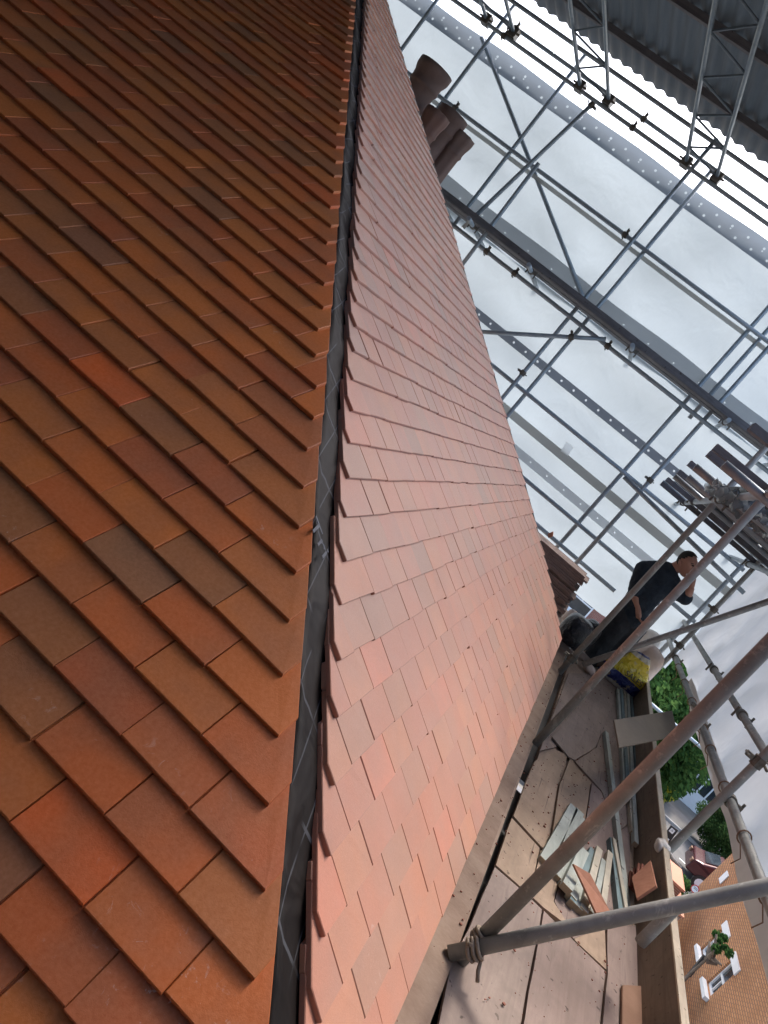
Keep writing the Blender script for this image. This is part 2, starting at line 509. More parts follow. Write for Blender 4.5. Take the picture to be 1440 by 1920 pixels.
# front slope (A): courses run along +Y, the hip at their right end; u = -y
def build_front():
    mb = MB()
    for m_ in range(-2, 50):
        k = m_ + 0.135
        x, z = SA(k)
        a = angA(k + .5)
        S = Vector((math.cos(a), 0, math.sin(a))); N = Vector((-math.sin(a), 0, math.cos(a))); U = Vector((0, -1, 0))
        yh = hipy(z)
        # cut line through the hip, at s=0 u = -(yh) ; direction up-slope
        x2, z2 = SA(k + 2)
        slope = (hipy(z2) - yh) / (2 * GA)
        u0 = -(yh + 0.0025)
        # the last tile (tile-and-a-half) keeps its square corner inside the cut
        ur = u0 - rnd.uniform(.032, .046)
        ph = (.665 if m_ % 2 else .165) * TW + rnd.uniform(-.006, .006)
        n0 = math.ceil((-ur + .075 - ph) / TW)
        edges = [ur] + [-(n_ * TW + ph) for n_ in range(n0, n0 + 44) if n_ * TW + ph < 4.8]
        for i in range(len(edges) - 1):
            ub, ua = edges[i], edges[i + 1]
            gap = rnd.uniform(.0010, .0034)
            du = rnd.uniform(-.001, .001)
            poly = [(ua + gap / 2 + du, 0), (ub - gap / 2 + du, 0), (ub - gap / 2 + du, TL), (ua + gap / 2 + du, TL)]
            if i == 0:
                # widen to the cut line, then cut
                poly = [(ua + gap / 2, 0), (ub, 0), (ub, TL), (ua + gap / 2, TL)]
            poly = clip(poly, (u0, 0), (1, slope))
            ds = rnd.gauss(0, .0012)
            poly = [(p[0], p[1] + ds) for p in poly]
            O = Vector((x, 0, z))
            tile_poly(mb, poly, O, U, S, N, rnd.uniform(0, .0015) + 0.001, tone(), rnd.gauss(0, .006), rnd.gauss(0, .010))
    return mb.build('front_slope_tiles', M['tile'], house)
build_front()

def build_side():
    mb = MB()
    for k in range(-1, 60):
        kk = k if k >= 0 else 0
        y, z = SB(k) if k >= 0 else SB(0)
        if k == -1: pass
        a = angB(k + .5)
        S = Vector((0, math.cos(a), math.sin(a))); N = Vector((0, -math.sin(a), math.cos(a))); U = Vector((1, 0, 0))
        if k == -1: continue
        xh = hipx(z)
        y2, z2 = SB(k + 2)
        slope = (hipx(z2) - xh) / (2 * GA)
        u0 = xh + 0.160
        ul = u0 + rnd.uniform(.038, .048)
        ph = (.33 if k % 2 else .85) * TW + rnd.uniform(-.008, .008)
        if u0 > XV: break
        n0 = math.ceil((ul + .075 - ph) / TW)
        edges = [ul] + [n_ * TW + ph for n_ in range(n0, n0 + 50) if n_ * TW + ph < XV + TW]
        edges[-1] = XV + rnd.uniform(-.004, .004)
        if edges[-1] - edges[-2] < .03: edges.pop(-2)
        for i in range(len(edges) - 1):
            ua, ub = edges[i], edges[i + 1]
            gap = rnd.choice((.0008, .0012, .0018, .0032))
            poly = [(ua + (gap / 2 if i else 0), 0), (ub - gap / 2, 0), (ub - gap / 2, TL), (ua + (gap / 2 if i else 0), TL)]
            poly = clip(poly, (u0, 0), (-1, slope))
            ds = rnd.gauss(0, .0016)
            poly = [(p[0], p[1] + ds) for p in poly]
            tile_poly(mb, poly, Vector((0, y, z)), U, S, N, rnd.uniform(0, .0009) + 0.001, tone(), rnd.gauss(0, .006), rnd.gauss(0, .006))
    return mb.build('side_slope_tiles', M['tile_glare_dust'], house)
build_side()

def build_underlay():
    # strip of black underlay lapped over the hip, with UVs in metres
    vs, fs, uvs = [], [], []
    K = [i * 0.5 for i in range(-4, 100)]
    W = 9
    for i, k in enumerate(K):
        x, z = SA(k)
        yh = hipy(z); xh = hipx(z)
        a, b = angA(k), angB(max(0, k))
        NA = Vector((-math.sin(a), 0, math.cos(a))); NB = Vector((0, -math.sin(b), math.cos(b)))
        hip = Vector((xh, yh, z))
        for j in range(W):
            t = -0.10 + j * (0.34 / (W - 1))      # signed distance across
            if t < 0:
                p = hip + Vector((0, -t, 0)) + NA * -0.030
            else:
                p = hip + Vector((t, 0, 0)) + NB * -0.016
            if abs(t) < .04: p += Vector((0, 0, .006))
            p += Vector((0, 0, 0.006 * math.sin(k * 1.7 + j * .9) + rnd.uniform(-.0015, .0015)))
            vs.append(p); uvs.append((t, k * .14))
    for i in range(len(K) - 1):
        for j in range(W - 1):
            fs.append((i * W + j, i * W + j + 1, (i + 1) * W + j + 1, (i + 1) * W + j))
    me = bpy.data.meshes.new('hip_underlay')
    me.from_pydata([tuple(v) for v in vs], [], fs)
    uvl = me.uv_layers.new(name='UVMap')
    for l in me.loops: uvl.data[l.index].uv = uvs[l.vertex_index]
    me.polygons.foreach_set('use_smooth', [True] * len(me.polygons))
    me.materials.append(M['underlay'])
    o = bpy.data.objects.new('hip_underlay', me); COL.objects.link(o)
    o.parent = house; o.matrix_parent_inverse = Matrix.Translation(-house.location)
    return o
underlay = build_underlay()

def deck_planes():
    # boarding under the tiles so that nothing shows through the joints
    mb = MB()
    ks = list(range(-2, 58, 2))
    pa = []
    for k in ks:
        x, z = SA(k); a = angA(k)
        n = Vector((-math.sin(a), 0, math.cos(a)))
        pa.append((Vector((x, hipy(z) + .02, z)) + n * -.045, Vector((x, 5.0, z)) + n * -.045))
    vs = [p for q in pa for p in q]
    mb.add(vs, [(2 * i, 2 * i + 1, 2 * i + 3, 2 * i + 2) for i in range(len(ks) - 1)])
    pb = []
    for k in ks[1:]:
        y, z = SB(k); a = angB(k)
        n = Vector((0, -math.sin(a), math.cos(a)))
        xs = min(hipx(z) + .02, XV)
        pb.append((Vector((xs, y, z)) + n * -.045, Vector((XV, y, z)) + n * -.045))
    vs = [p for q in pb for p in q]
    mb.add(vs, [(2 * i, 2 * i + 1, 2 * i + 3, 2 * i + 2) for i in range(len(pb) - 1)])
    mb.build('roof_boarding', M['underlay'], house)
deck_planes()

# verge edging (dark), gable wall below the verge, walls and fascia
mb = MB()
for k in range(0, 56):
    y0, z0 = SB(k); y1, z1 = SB(k + 1)
    a = angB(k)
    n = Vector((0, -math.sin(a), math.cos(a)))
    mb.bar(Vector((XV + .012, y0, z0)) + n * -.012, Vector((XV + .012, y1, z1)) + n * -.012, .022, .034, up=n)
mb.build('verge_edging', M['black'], house)
mb = MB()
mb.box((2.7, 0.12, -0.16), (4.85, .03, .20))
mb.box((0.13, 2.4, -0.16), (.03, 4.5, .20))
mb.build('fascia', M['white'], house)
mb = MB()
poly = [SB(k) for k in range(0, 56, 5)]
pts = [(XV - .1, y + .1, z - .08) for y, z in poly]
base = [(XV - .1, y + .1, -9.4) for y, z in poly]
mb.add(pts + base, [(i, i + 1, len(pts) + i + 1, len(pts) + i) for i in range(len(pts) - 1)])
mb.box((2.7, .55, -4.9), (4.7, .3, 9.3))
mb.box((.55, 2.9, -4.9), (.3, 4.3, 9.3))
mb.build('wall', M['stackbrick'], house)

# lettering on the underlay
def text_mesh(name, body, size, mat, loc, xdir, ydir, parent=None, ext=0.001):
    cu = bpy.data.curves.new(name, 'FONT'); cu.body = body; cu.size = size; cu.extrude = ext
    cu.align_x = 'CENTER'; cu.align_y = 'CENTER'
    to = bpy.data.objects.new(name, cu); COL.objects.link(to)
    bpy.context.view_layer.update()
    me = bpy.data.meshes.new_from_object(to)
    me.materials.clear(); me.materials.append(mat)
    bpy.data.objects.remove(to)
    o = bpy.data.objects.new(name, me); COL.objects.link(o)
    x = Vector(xdir).normalized(); y = Vector(ydir); y = (y - x * y.dot(x)).normalized(); z = x.cross(y)
    m = Matrix((x, y, z)).transposed().to_4x4(); m.translation = Vector(loc)
    if parent is not None:
        o.parent = parent; o.matrix_parent_inverse = Matrix.Translation(-Vector(parent.location))
    o.matrix_world = m
    if parent is not None:
        o.matrix_basis = m
    return o

# ---------------------------------------------------------------- tubes
def tube_thing(name, a, b, label, group, mat='tube_wall', r=0.0242, couplers=(), cat='scaffold tube'):
    a, b = Vector(a), Vector(b)
    o = MB(); o.tube([a + (b - a) * t for t in (0, .25, .5, .75, 1)], r, 12)
    ob = o.build(name, M[mat], None, smooth=False)
    for p in ob.data.polygons: p.use_smooth = len(p.vertices) == 4
    tag(ob, label, cat, group)
    d = (b - a).normalized()
    for c in couplers:
        p = a + (b - a) * c
        cb = MB()
        cb.tube([p - d * .028, p + d * .028], r + .010, 10)
        side = d.cross(Vector((1, 0, 0))) if abs(d.x) < .8 else d.cross(Vector((0, 0, 1)))
        side.normalize()
        o3 = d.cross(side)
        cb.bar(p + side * (r + .008), p + side * (r + .045), .028, .028, up=d)
        cb.tube([p + side * (r + .04) - o3 * .035, p + side * (r + .04) + o3 * .05], .008, 6)
        cb.tube([p - side * (r + .02) - o3 * .03, p - side * (r + .02) + o3 * .045], .008, 6)
        cb.build('coupler', M['coupler'], ob)
    return ob

XW = 8.9
G1 = 'ledger tubes across the far sheeted wall'
G2 = 'upright tubes of the far sheeted wall'
LY0, LY1 = -1.15, 7.2
for z, x, lab, cp in [
    (4.45, 8.86, 'topmost long horizontal tube of the far wall, just under the corrugated roof edge', ()),
    (4.28, 8.98, 'second highest horizontal tube of the far wall, in the bright gap under the roof', (.3, .52, .75)),
    (4.10, 8.84, 'horizontal tube along the top of the row of large eyelets in the far sheeting', (.3, .52, .75)),
    (3.20, 8.95, 'horizontal tube across the middle of the upper bright sheeting, crossing the long diagonal', (.3, .6)),
    (2.14, 8.80, 'horizontal tube slung just beneath the dark plank band on the far wall', (.33, .47, .52, .68)),
    (1.20, 8.95, 'horizontal tube on the far wall below the thin eyelet band, running behind the bent worker', (.3, .5)),
    (0.44, 8.95, 'horizontal tube on the far wall at the stooping worker\'s waist height', (.4,)),
    (0.13, 8.95, 'lowest horizontal tube of the far wall, just above the stack of brown boards', (.4,))]:
    y0 = -.3 if z < .2 else LY0
    tube_thing('scaffold_ledger', (x, LY1, z), (x, y0, z), lab, G1, couplers=cp)
tube_thing('scaffold_ledger', (8.3, .45, 1.16), (8.3, -1.2, 1.02), 'short second horizontal tube right of the double uprights, above the worker\'s head', G1)
for y, z0, z1, x, lab in [
    (5.72, 2.6, 4.3, 9.02, 'upright tube beside the top of the verge, left of the chimney pots'),
    (4.90, 2.6, 4.5, 9.02, 'upright tube rising from behind the tallest chimney pot'),
    (3.86, 0.9, 4.5, 9.02, 'upright tube right of the chimney pots, crossing the diagonal\'s middle'),
    (2.07, -.35, 4.5, 8.86, 'front upright of the middle pair on the far wall, with a coupler at mid height'),
    (1.92, -.35, 4.3, 9.02, 'rear upright of the middle pair on the far wall'),
    (0.50, -.35, 4.5, 9.02, 'left upright of the three close together, right side of the far wall'),
    (0.35, 2.1, 4.5, 9.06, 'short middle upright of the three close together above the plank band'),
    (0.22, -.35, 4.4, 8.86, 'right upright of the three close together, passing left of the loose boards'),
    (-1.1, -.35, 4.5, 8.95, 'corner upright where the far sheeting meets the side sheeting')]:
    tube_thing('scaffold_upright', (x, y, z0), (x, y, z1), lab, G2, couplers=(.35,) if y in (2.07, .22) else ())
G3 = 'raking tubes of the far wall'
def pxtube(p, q, x, lab, g, name='scaffold_brace', ext=0.0, **kw):
    a, b = at(p[0], p[1], 0, x), at(q[0], q[1], 0, x)
    d = b - a
    return tube_thing(name, a - d * ext, b + d * ext, lab, g, **kw)
pxtube((903, 70), (1097, 568), 9.08, 'long diagonal brace crossing the upper bright sheeting of the far wall', G3)
pxtube((885, 621), (1136, 636), 8.7, 'tube end sticking out nearly level in the photo over the lower sheeting', G3, couplers=(.75,))
pxtube((1114, 192), (868, 427), 8.7, 'raking tube from the second roof truss down to the dark plank band, upper of two', G3, couplers=(.02,))
pxtube((1010, 306), (866, 497), 8.6, 'raking tube beside the first, ending at the verge under the plank band', G3)

# plank band (walkway seen edge-on) and its brackets
mb = MB()
for i in range(2):
    mb.box((8.62 + i * .235, 3.0, 2.30 - .004 * i), (.225, 8.4, .04))
o = mb.build('walkway_planks', M['board_end'], None)
tag(o, 'dark long plank walkway running across the whole far wall at mid height', 'walkway')
mb = MB(); mb.box((8.50, 3.0, 2.32), (.03, 8.4, .07))
o = mb.build('edge_plank', M['board_end'], None)
tag(o, 'narrow plank on edge along the near side of the far wall walkway', 'plank')
for i, y in enumerate((3.93, 3.45, 2.62, 1.25, .05, -.6)):
    tube_thing('transom_stub', (8.1, y, 2.22), (9.25, y + .02, 2.20),
               ['transom tube end poking out under the walkway right by the verge, highest in the photo',
                'second transom tube end from the verge, at the foot of the two raking tubes',
                'third transom tube end under the walkway, left of the middle uprights',
                'fourth transom tube end under the walkway, between the middle uprights and the three close ones',
                'fifth transom tube end under the walkway, beside the three close uprights',
                'last transom tube end under the walkway, above the loose boards'][i],
               'transom tube ends under the far walkway', couplers=(.25,))

# ---------------------------------------------------------------- sheeting
def sheet_yz(name, x, y0, y1, z0, z1, mat, label, cat, nx=40, nz=18, amp=.03, ragged=0, seed=1, group=None, parent=None, sag=0):
    r = random.Random(seed)
    ph = [r.uniform(0, 6.28) for _ in range(8)]
    vs, fs = [], []
    for i in range(nx + 1):
        for j in range(nz + 1):
            y = y0 + (y1 - y0) * i / nx; z = z0 + (z1 - z0) * j / nz
            dx = amp * (math.sin(y * 2.1 + ph[0]) * math.sin(z * 1.7 + ph[1]) + .5 * math.sin(y * 5.3 + z * 3 + ph[2]) + .35 * math.sin(z * 9 - y * 2 + ph[3]))
            zz = z
            if j == 0 and ragged: zz += ragged * (math.sin(y * 3 + ph[4]) + .6 * math.sin(y * 8 + ph[5]))
            if j == nz and sag: zz += sag * math.sin((y - y0) * math.pi / .9) * .5
            vs.append((x + dx, y, zz))
    n1 = nz + 1
    for i in range(nx):
        for j in range(nz):
            fs.append((i * n1 + j, (i + 1) * n1 + j, (i + 1) * n1 + j + 1, i * n1 + j + 1))
    mb = MB(); mb.add(vs, fs)
    o = mb.build(name, mat, parent, smooth=True)
    if label: tag(o, label, cat, group)
    return o

s_up = sheet_yz('debris_sheet', 9.22, -1.3, 8.2, 2.28, 4.02, M['sheet'], 'upper strip of white translucent sheeting on the far wall, above the plank walkway', 'sheeting', group='white sheeting round the scaffold', seed=2)
s_lo = sheet_yz('debris_sheet', 9.20, -1.3, 8.2, -.2, 2.30, M['sheet'], 'lower strip of white translucent sheeting on the far wall, behind the worker', 'sheeting', group='white sheeting round the scaffold', seed=3, ragged=.02)
bm1 = mat_sheet('eyelet_band_large', (.22, .26, .31), trans=.45, weave=False, dots=[(3.96, 0, .21, .014), (3.88, .5, .21, .014), (3.93, .25, .42, .009)])
bm2 = mat_sheet('eyelet_band_thin', (.26, .28, .32), trans=.5, weave=False, dots=[(1.56, 0, .18, .013)])
bm3 = mat_sheet('eyelet_band_low', (.60, .62, .64), trans=.6, weave=False, dots=[(.62, 0, .25, .010)])
bm4 = mat_sheet('eyelet_band_mid', (.40, .42, .44), trans=.6, weave=False, dots=[(2.46, 0, .35, .009)])
sheet_yz('eyelet_band', 9.10, -1.3, 8.2, 3.82, 4.04, bm1, None, None, parent=s_up, nz=2, amp=.01, sag=.02)
sheet_yz('eyelet_band', 9.05, -1.3, 8.2, 3.115, 3.165, M['hem'], None, None, parent=s_up, nz=2, amp=.008)
sheet_yz('folded_hem', 9.08, -1.3, 8.2, 2.36, 2.58, bm4, None, None, parent=s_up, nz=2, amp=.012, sag=.02)
sheet_yz('eyelet_band', 9.12, -1.3, 8.2, 1.51, 1.61, bm2, None, None, parent=s_lo, nz=2, amp=.006)
sheet_yz('eyelet_band', 9.12, -1.3, 8.2, .86, .96, M['hem'], None, None, parent=s_lo, nz=2, amp=.006)
sheet_yz('eyelet_band', 9.12, -1.3, 8.2, .57, .67, bm3, None, None, parent=s_lo, nz=2, amp=.006)

# side sheeting, hung outside the guard rails (along X)
def sheet_xz(name, y, x0, x1, z0, z1, mat, label, seed=5, amp=.05, group='white sheeting round the scaffold', hem=None, parent=None, nx=70, nz=30):
    r = random.Random(seed)
    ph = [r.uniform(0, 6.28) for _ in range(8)]
    vs, fs = [], []
    for i in range(nx + 1):
        for j in range(nz + 1):
            x = x0 + (x1 - x0) * i / nx; t = j / nz
            zb = z0 + (.012 * math.sin(x * 1.9 + ph[4]) + .007 * math.sin(x * 4.4 + ph[5])) + (hem(x) if hem else 0)
            z = zb + (z1 - zb) * t
            low = math.exp(-max(0, z - z0) * .9)
            dy = amp * (math.sin(x * 1.3 + ph[0]) * math.sin(z * 1.1 + ph[1])) + amp * low * (.8 * math.sin(x * 6 + z * 5 + ph[2]) + .5 * math.sin(x * 11 - z * 7 + ph[3]) + .4 * abs(math.sin(z * 9 + x * 3)))
            vs.append((x, y + dy, z))
    n1 = nz + 1
    for i in range(nx):
        for j in range(nz):
            fs.append((i * n1 + j, i * n1 + j + 1, (i + 1) * n1 + j + 1, (i + 1) * n1 + j))
    mb = MB(); mb.add(vs, fs)
    o = mb.build(name, mat, parent, smooth=True)
    if label: tag(o, label, 'sheeting', group)
    return o
s_side = sheet_xz('debris_sheet', -1.27, 1.15, 9.2, 0.05, 1.8, M['sheet_side'], 'creased white sheeting hanging along the open side behind the guard rails', amp=.035)
sheet_xz('dusty_hem', -1.20, 1.2, 7.2, .045, .15, M['dust_sheet'], None, seed=9, amp=.006, parent=s_side, nx=60, nz=4)

# unseen corrugated steel sides, added to keep light off the front slope
def corrugated(name, o, u, v, lu, lv, label, pitch=.152, depth=.03, n=None, cat='added light blocker'):
    o, u, v = Vector(o), Vector(u).normalized(), Vector(v).normalized()
    nn = u.cross(v)
    cnt = int(lu / pitch * 6)
    vs = []
    for i in range(cnt + 1):
        a = i * lu / cnt
        h = depth / 2 * math.sin(2 * math.pi * a / pitch)
        p = o + u * a + nn * h
        vs += [p, p + v * lv]
    mb = MB(); mb.add(vs, [(2 * i, 2 * i + 2, 2 * i + 3, 2 * i + 1) for i in range(cnt)])
    ob = mb.build(name, M['steel_sheet'], None, smooth=True)
    return tag(ob, label, cat)
corrugated('corrugated_roof', (9.0, .12, 4.62), (0, 1, 0), (-1, 0, -.0), 11.88, 16.0, 'grey corrugated steel temporary roof over the whole scaffold', cat='temporary roof')
corrugated('added_steel_blocker', (-6.0, -1.5, -2), (0, 1, 0), (0, 0, 1), 13, 6.6, 'unseen corrugated steel added behind the viewer to dim the front slope')
corrugated('added_steel_blocker', (-6.0, -1.5, -2), (1, 0, 0), (0, 0, 1), 7.1, 6.6, 'unseen corrugated steel added on the near open side to dim the front slope')

corrugated('added_steel_blocker', (9.0, 11.4, -2), (-1, 0, 0), (0, 0, 1), 15, 6.6, 'unseen corrugated steel added on the far left to dim the front slope')
for i in range(6):  # platform out of view, added to block light from below the slope
    mb = MB(); mb.box((-.15 - .235 * i, 4.4, ZF), (.225, 13.0, .038)); o = mb.build('added_front_plank', M['board'], None)
    tag(o, 'unseen plank added before the front slope to block light from below, %s from the tiles' % ['first', 'second', 'third', 'fourth', 'fifth', 'sixth'][i], 'plank', 'added planks before the front slope')
for i in range(8):  # dark floor added to darken the deck slots and stop ground light
    mb = MB(); mb.box((1.5, .15 - .235 * i, -2.35), (15.0, .225, .038)); o = mb.build('added_lower_plank', M['board_end'], None)
    tag(o, 'dark plank added below the deck to block light and darken its slots, %s from the house wall' % ['first', 'second', 'third', 'fourth', 'fifth', 'sixth', 'seventh', 'eighth'][i], 'plank', 'added planks below the deck')
# roof trusses (ladder beams) along X
def truss(y, label):
    root = empty('roof_truss', (3.0, y, 4.2), label, 'roof truss', 'lattice trusses under the temporary roof')
    z0, z1 = 4.13, 4.50
    for (yy, zz) in ((y, z0), (y - .36, z0 + .05)):
        mb = MB(); mb.tube([(-5.5, yy, zz), (8.95, yy, zz)], .021, 8)
        mb.build('chord', M['tube_roof'], root, smooth=True)
    mb = MB()
    x = 8.8; s = 0
    while x > -3:
        a = [(y, z0), (y - .1, z1)][s % 2]; b = [(y - .1, z1), (y - .36, z0 + .05)][s % 2]
        x2 = x - .38
        mb.tube([(x, y, z0 + .0), (x2, y - .36, z0 + .05)] if s % 2 else [(x, y - .36, z0 + .05), (x2, y, z0)], .011, 6)
        x = x2; s += 1
    mb.build('lacing', M['tube_roof'], root)
    for (yy, zz) in ((y, z0), (y - .36, z0 + .05)):
        mb = MB(); mb.box((8.84, yy, zz), (.12, .10, .11)); mb.tube([(8.8, yy - .09, zz), (8.8, yy + .09, zz)], .012, 6)
        mb.build('end_coupler', M['coupler'], root)
    return root
truss(4.98, 'leftmost lattice truss under the temporary roof, its end above the chimney pots')
truss(3.62, 'middle lattice truss under the temporary roof, left edge of the steel sheets')
truss(2.16, 'lattice truss under the temporary roof nearest the right edge of the photo')
for i, x in enumerate((8.25, 7.0, 5.75, 4.5)):
    mb = MB(); mb.bar((x, .12, 4.56), (x, 9, 4.56), .05, .07)
    n_ = int(26)
    o = mb.build('roof_purlin', M['board_end'], None)
    tag(o, ['purlin under the steel roof nearest its bright far edge', 'second purlin under the steel roof from the bright edge',
            'third purlin under the steel roof from the bright edge', 'fourth purlin under the steel roof, hardly in view'][i], 'purlin', 'purlins under the steel roof')

def blob(name, mat, c, size, label, cat, parent=None, seed=0, rot=0.0, squash=.25, sub=4, tilt=None, group=None):
    import bmesh
    bm = bmesh.new(); bmesh.ops.create_icosphere(bm, subdivisions=sub, radius=1)
    r = random.Random(seed)
    dirs = [Vector((r.gauss(0, 1), r.gauss(0, 1), r.gauss(0, 1))).normalized() for _ in range(14)]
    fr = [r.uniform(2, 6) for _ in dirs]; ph = [r.uniform(0, 6) for _ in dirs]
    for v in bm.verts:
        d = 0
        for q, f_, p_ in zip(dirs, fr, ph): d += math.sin(q.dot(v.co) * f_ * 1.6 + p_) / len(dirs)
        p = v.co * (1 + squash * d)
        # pillow-like: push to a superellipsoid
        p = Vector([math.copysign(abs(k) ** .75, k) for k in p])
        v.co = Vector((p.x * size[0], p.y * size[1], p.z * size[2]))
        if v.co.z < -size[2] * .72: v.co.z = -size[2] * .72
    me = bpy.data.meshes.new(name)
    R_ = Matrix.Rotation(rot, 4, 'Z')
    if tilt: R_ = tilt @ R_
    bm.transform(Matrix.Translation(Vector(c)) @ R_)
    bm.to_mesh(me); bm.free()
    me.polygons.foreach_set('use_smooth', [True] * len(me.polygons))
    me.materials.append(mat if not isinstance(mat, str) else M[mat])
    o = bpy.data.objects.new(name, me); COL.objects.link(o)
    if parent is not None:
        o.parent = parent; o.matrix_parent_inverse = Matrix.Translation(-Vector(parent.location))
    if label: tag(o, label, cat, group)
    return o


# ---------------------------------------------------------------- near scaffold along the eave
ZD = -0.35
UP = 'inner uprights along the tiled eave'
def upright(x, y, z0, z1, lab, g, cp=(), mat='tube_near'):
    return tube_thing('scaffold_upright', (x, y, z0), (x, y, z1), lab, g, mat=mat, couplers=cp)
p1 = at(862, 1775, 2, ZD + .02)
upright(1.66, -.225, ZD + .015, 4.1, 'thick near upright tube rising from the rope-tied foot by the eave across the deck', UP)
upright(3.93, -.215, ZD + .015, 4.1, 'second upright along the eave, its foot red with tile dust', UP)
upright(5.82, -.20, ZD + .015, 4.1, 'third upright along the eave, in front of the bent worker, with a strapped foot', UP, cp=(.035,))
tube_thing('scaffold_brace', at(842, 1788, 0, 1.60), at(842, 1788, 0, 1.60) + (at(1440, 1662, 0, 1.78) - at(842, 1788, 0, 1.60)) * 1.5, 'thick raking tube tied with rope at the foot of the nearest upright, leaning outwards', 'raking ledger braces over the deck', mat='tube_near')
a = at(1092, 1246, 0, 5.84)
tube_thing('scaffold_brace', a, a + (at(1440, 1128, 0, 5.95) - a) * 1.4, 'raking tube from the strapped foot, passing in front of the yellow sack', 'raking ledger braces over the deck', mat='tube_near')
# rope lashing
o = empty('rope_lashing', at(880, 1770, 0, 1.62), 'dirty rope knotted round the feet of the two nearest tubes', 'rope')
bdir = (at(1440, 1662, 0, 1.78) - at(842, 1788, 0, 1.60)).normalized()
def ring(c, axis, R, r, name='loop'):
    axis = Vector(axis).normalized(); u = axis.orthogonal().normalized(); w = axis.cross(u)
    mb = MB(); mb.tube([c + (u * math.cos(t) + w * math.sin(t)) * R + axis * .004 * math.sin(2 * t) for t in [i * 2 * math.pi / 18 for i in range(19)]], r, 6)
    mb.build(name, M['rope'], o, smooth=True)
for k_ in range(3):
    ring(Vector((1.66, -.225, -.245 + .013 * k_)), (0.1 * k_, .15, 1), .031, .0062)
bc = at(880, 1782, 0, 1.61)
for k_ in range(3):
    ring(bc + bdir * .013 * k_, bdir + Vector((.1 * k_, 0, 0)), .031, .0062)
mb = MB(); mb.tube([bc + Vector((-.03, .02, .03)), Vector((1.63, -.25, -.25)), bc + Vector((-.03, -.05, -.01)), bc + Vector((-.035, -.07, -.035))], .0065, 6); mb.build('tail', M['rope'], o, smooth=True)
OUT = 'outer uprights along the toe board'
upright(3.66, -1.02, -1.2, 3.6, 'outer upright past the near toe board, with its foot under the long toe board', OUT, cp=(.345,))
upright(5.30, -1.02, -1.2, 3.6, 'outer upright in the middle, rising past the green tree through both guard rails', OUT, cp=(.3,))
upright(7.9, -1.04, -1.2, 3.6, 'outer upright right of the bent worker, below the loose boards', OUT, cp=(.3, .4))
pxtube((1200, 1768), (1268, 1700), 2.35, 'short tube end leaning on the deck beneath the rope-tied raking tube', 'raking ledger braces over the deck', ext=0, mat='tube_near', name='scaffold_tube')

# guard rails (slightly out of level, as in the photo)
RL = 'guard rails along the open side'
tube_thing('guard_rail', (0.6, -1.06, .27), (9.2, -1.08, .10), 'lower guard rail along the open side, with sheeting tied to it by cable ties', RL, mat='tube_near', couplers=(.36, .55, .84))
tube_thing('guard_rail', (0.6, -1.10, .56), (10.1, -1.10, .33), 'upper guard rail along the open side, white sheeting behind it', RL, mat='tube_near', couplers=(.44, .6))
for i, x in enumerate((2.6, 3.2, 3.9, 4.6, 5.1, 5.9, 6.6, 7.3)):
    z = .27 - (x - .6) * .0198
    mb = MB()
    mb.tube([Vector((x + .006 * math.sin(t), -1.066 + .031 * math.cos(t), z + .031 * math.sin(t))) for t in [j * 2 * math.pi / 14 for j in range(15)]], .004, 5)
    mb.tube([(x, -1.07, z - .03), (x - .02, -1.11, z - .08), (x - .01, -1.10, z - .13)], .003, 5)
    o = mb.build('cable_tie', M['rust'], None)
    tag(o, 'brown tie looped round the lower guard rail', 'cable tie', 'ties on the lower guard rail')

# toe board
tb = empty('toe_board', (5, -.93, -.24), 'long plank on edge along the outer side of the deck, pale upper edge', 'toe board')
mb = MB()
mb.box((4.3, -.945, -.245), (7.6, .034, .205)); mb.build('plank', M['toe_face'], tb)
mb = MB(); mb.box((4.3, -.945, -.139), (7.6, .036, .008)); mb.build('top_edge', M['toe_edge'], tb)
rg = blob('rag', 'bag_white', at(1240, 1588, 1, -.935), (.055, .034, .035), 'pale rag knotted over the toe board edge', 'rag', seed=71, squash=.7, sub=3)
mb = MB(); mb.tube([at(1246, 1592, 1, -.95), at(1256, 1600, 1, -.97), at(1262, 1612, 1, -.99), at(1276, 1626, 1, -1.0)], [.012, .009, .01, .005], 6); mb.build('twisted_end', M['bag_white'], rg, smooth=True)

# deck planks along X
DK = 'deck planks along the eave'
ys = [-.30 - .225 * i for i in range(4)]
mb = MB()
names = ['deck plank beside the dark slot along the eave board', 'deck plank second from the slot', 'deck plank under the batten pile', 'outermost deck plank against the toe board']
for i, y in enumerate([-.06, -.335, -.56, -.785]):
    mb = MB(); mb.box((4.0, y - .04, ZD - .024), (9.4, .222, .038)); o = mb.build('deck_plank', M['board'], None); tag(o, ['innermost plank lying tight under the tiled eave', 'deck plank showing through the dark slot beside the eave board', 'deck plank mostly hidden under the plywood sheets', 'outermost deck plank beside the toe board'][i], 'plank', DK)

mb = MB(); mb.box((1.42, -.237, ZD - .075), (3.84, .085, .05)); mb.box((5.3, -.237, ZD - .075), (3.3, .085, .05)); tag(mb.build('slot_shade_strip', M['black'], None), 'dark strip added as the shade in the slot beside the dust covered eave board', 'shade strip')  # dark filler standing in for the shade of the slot

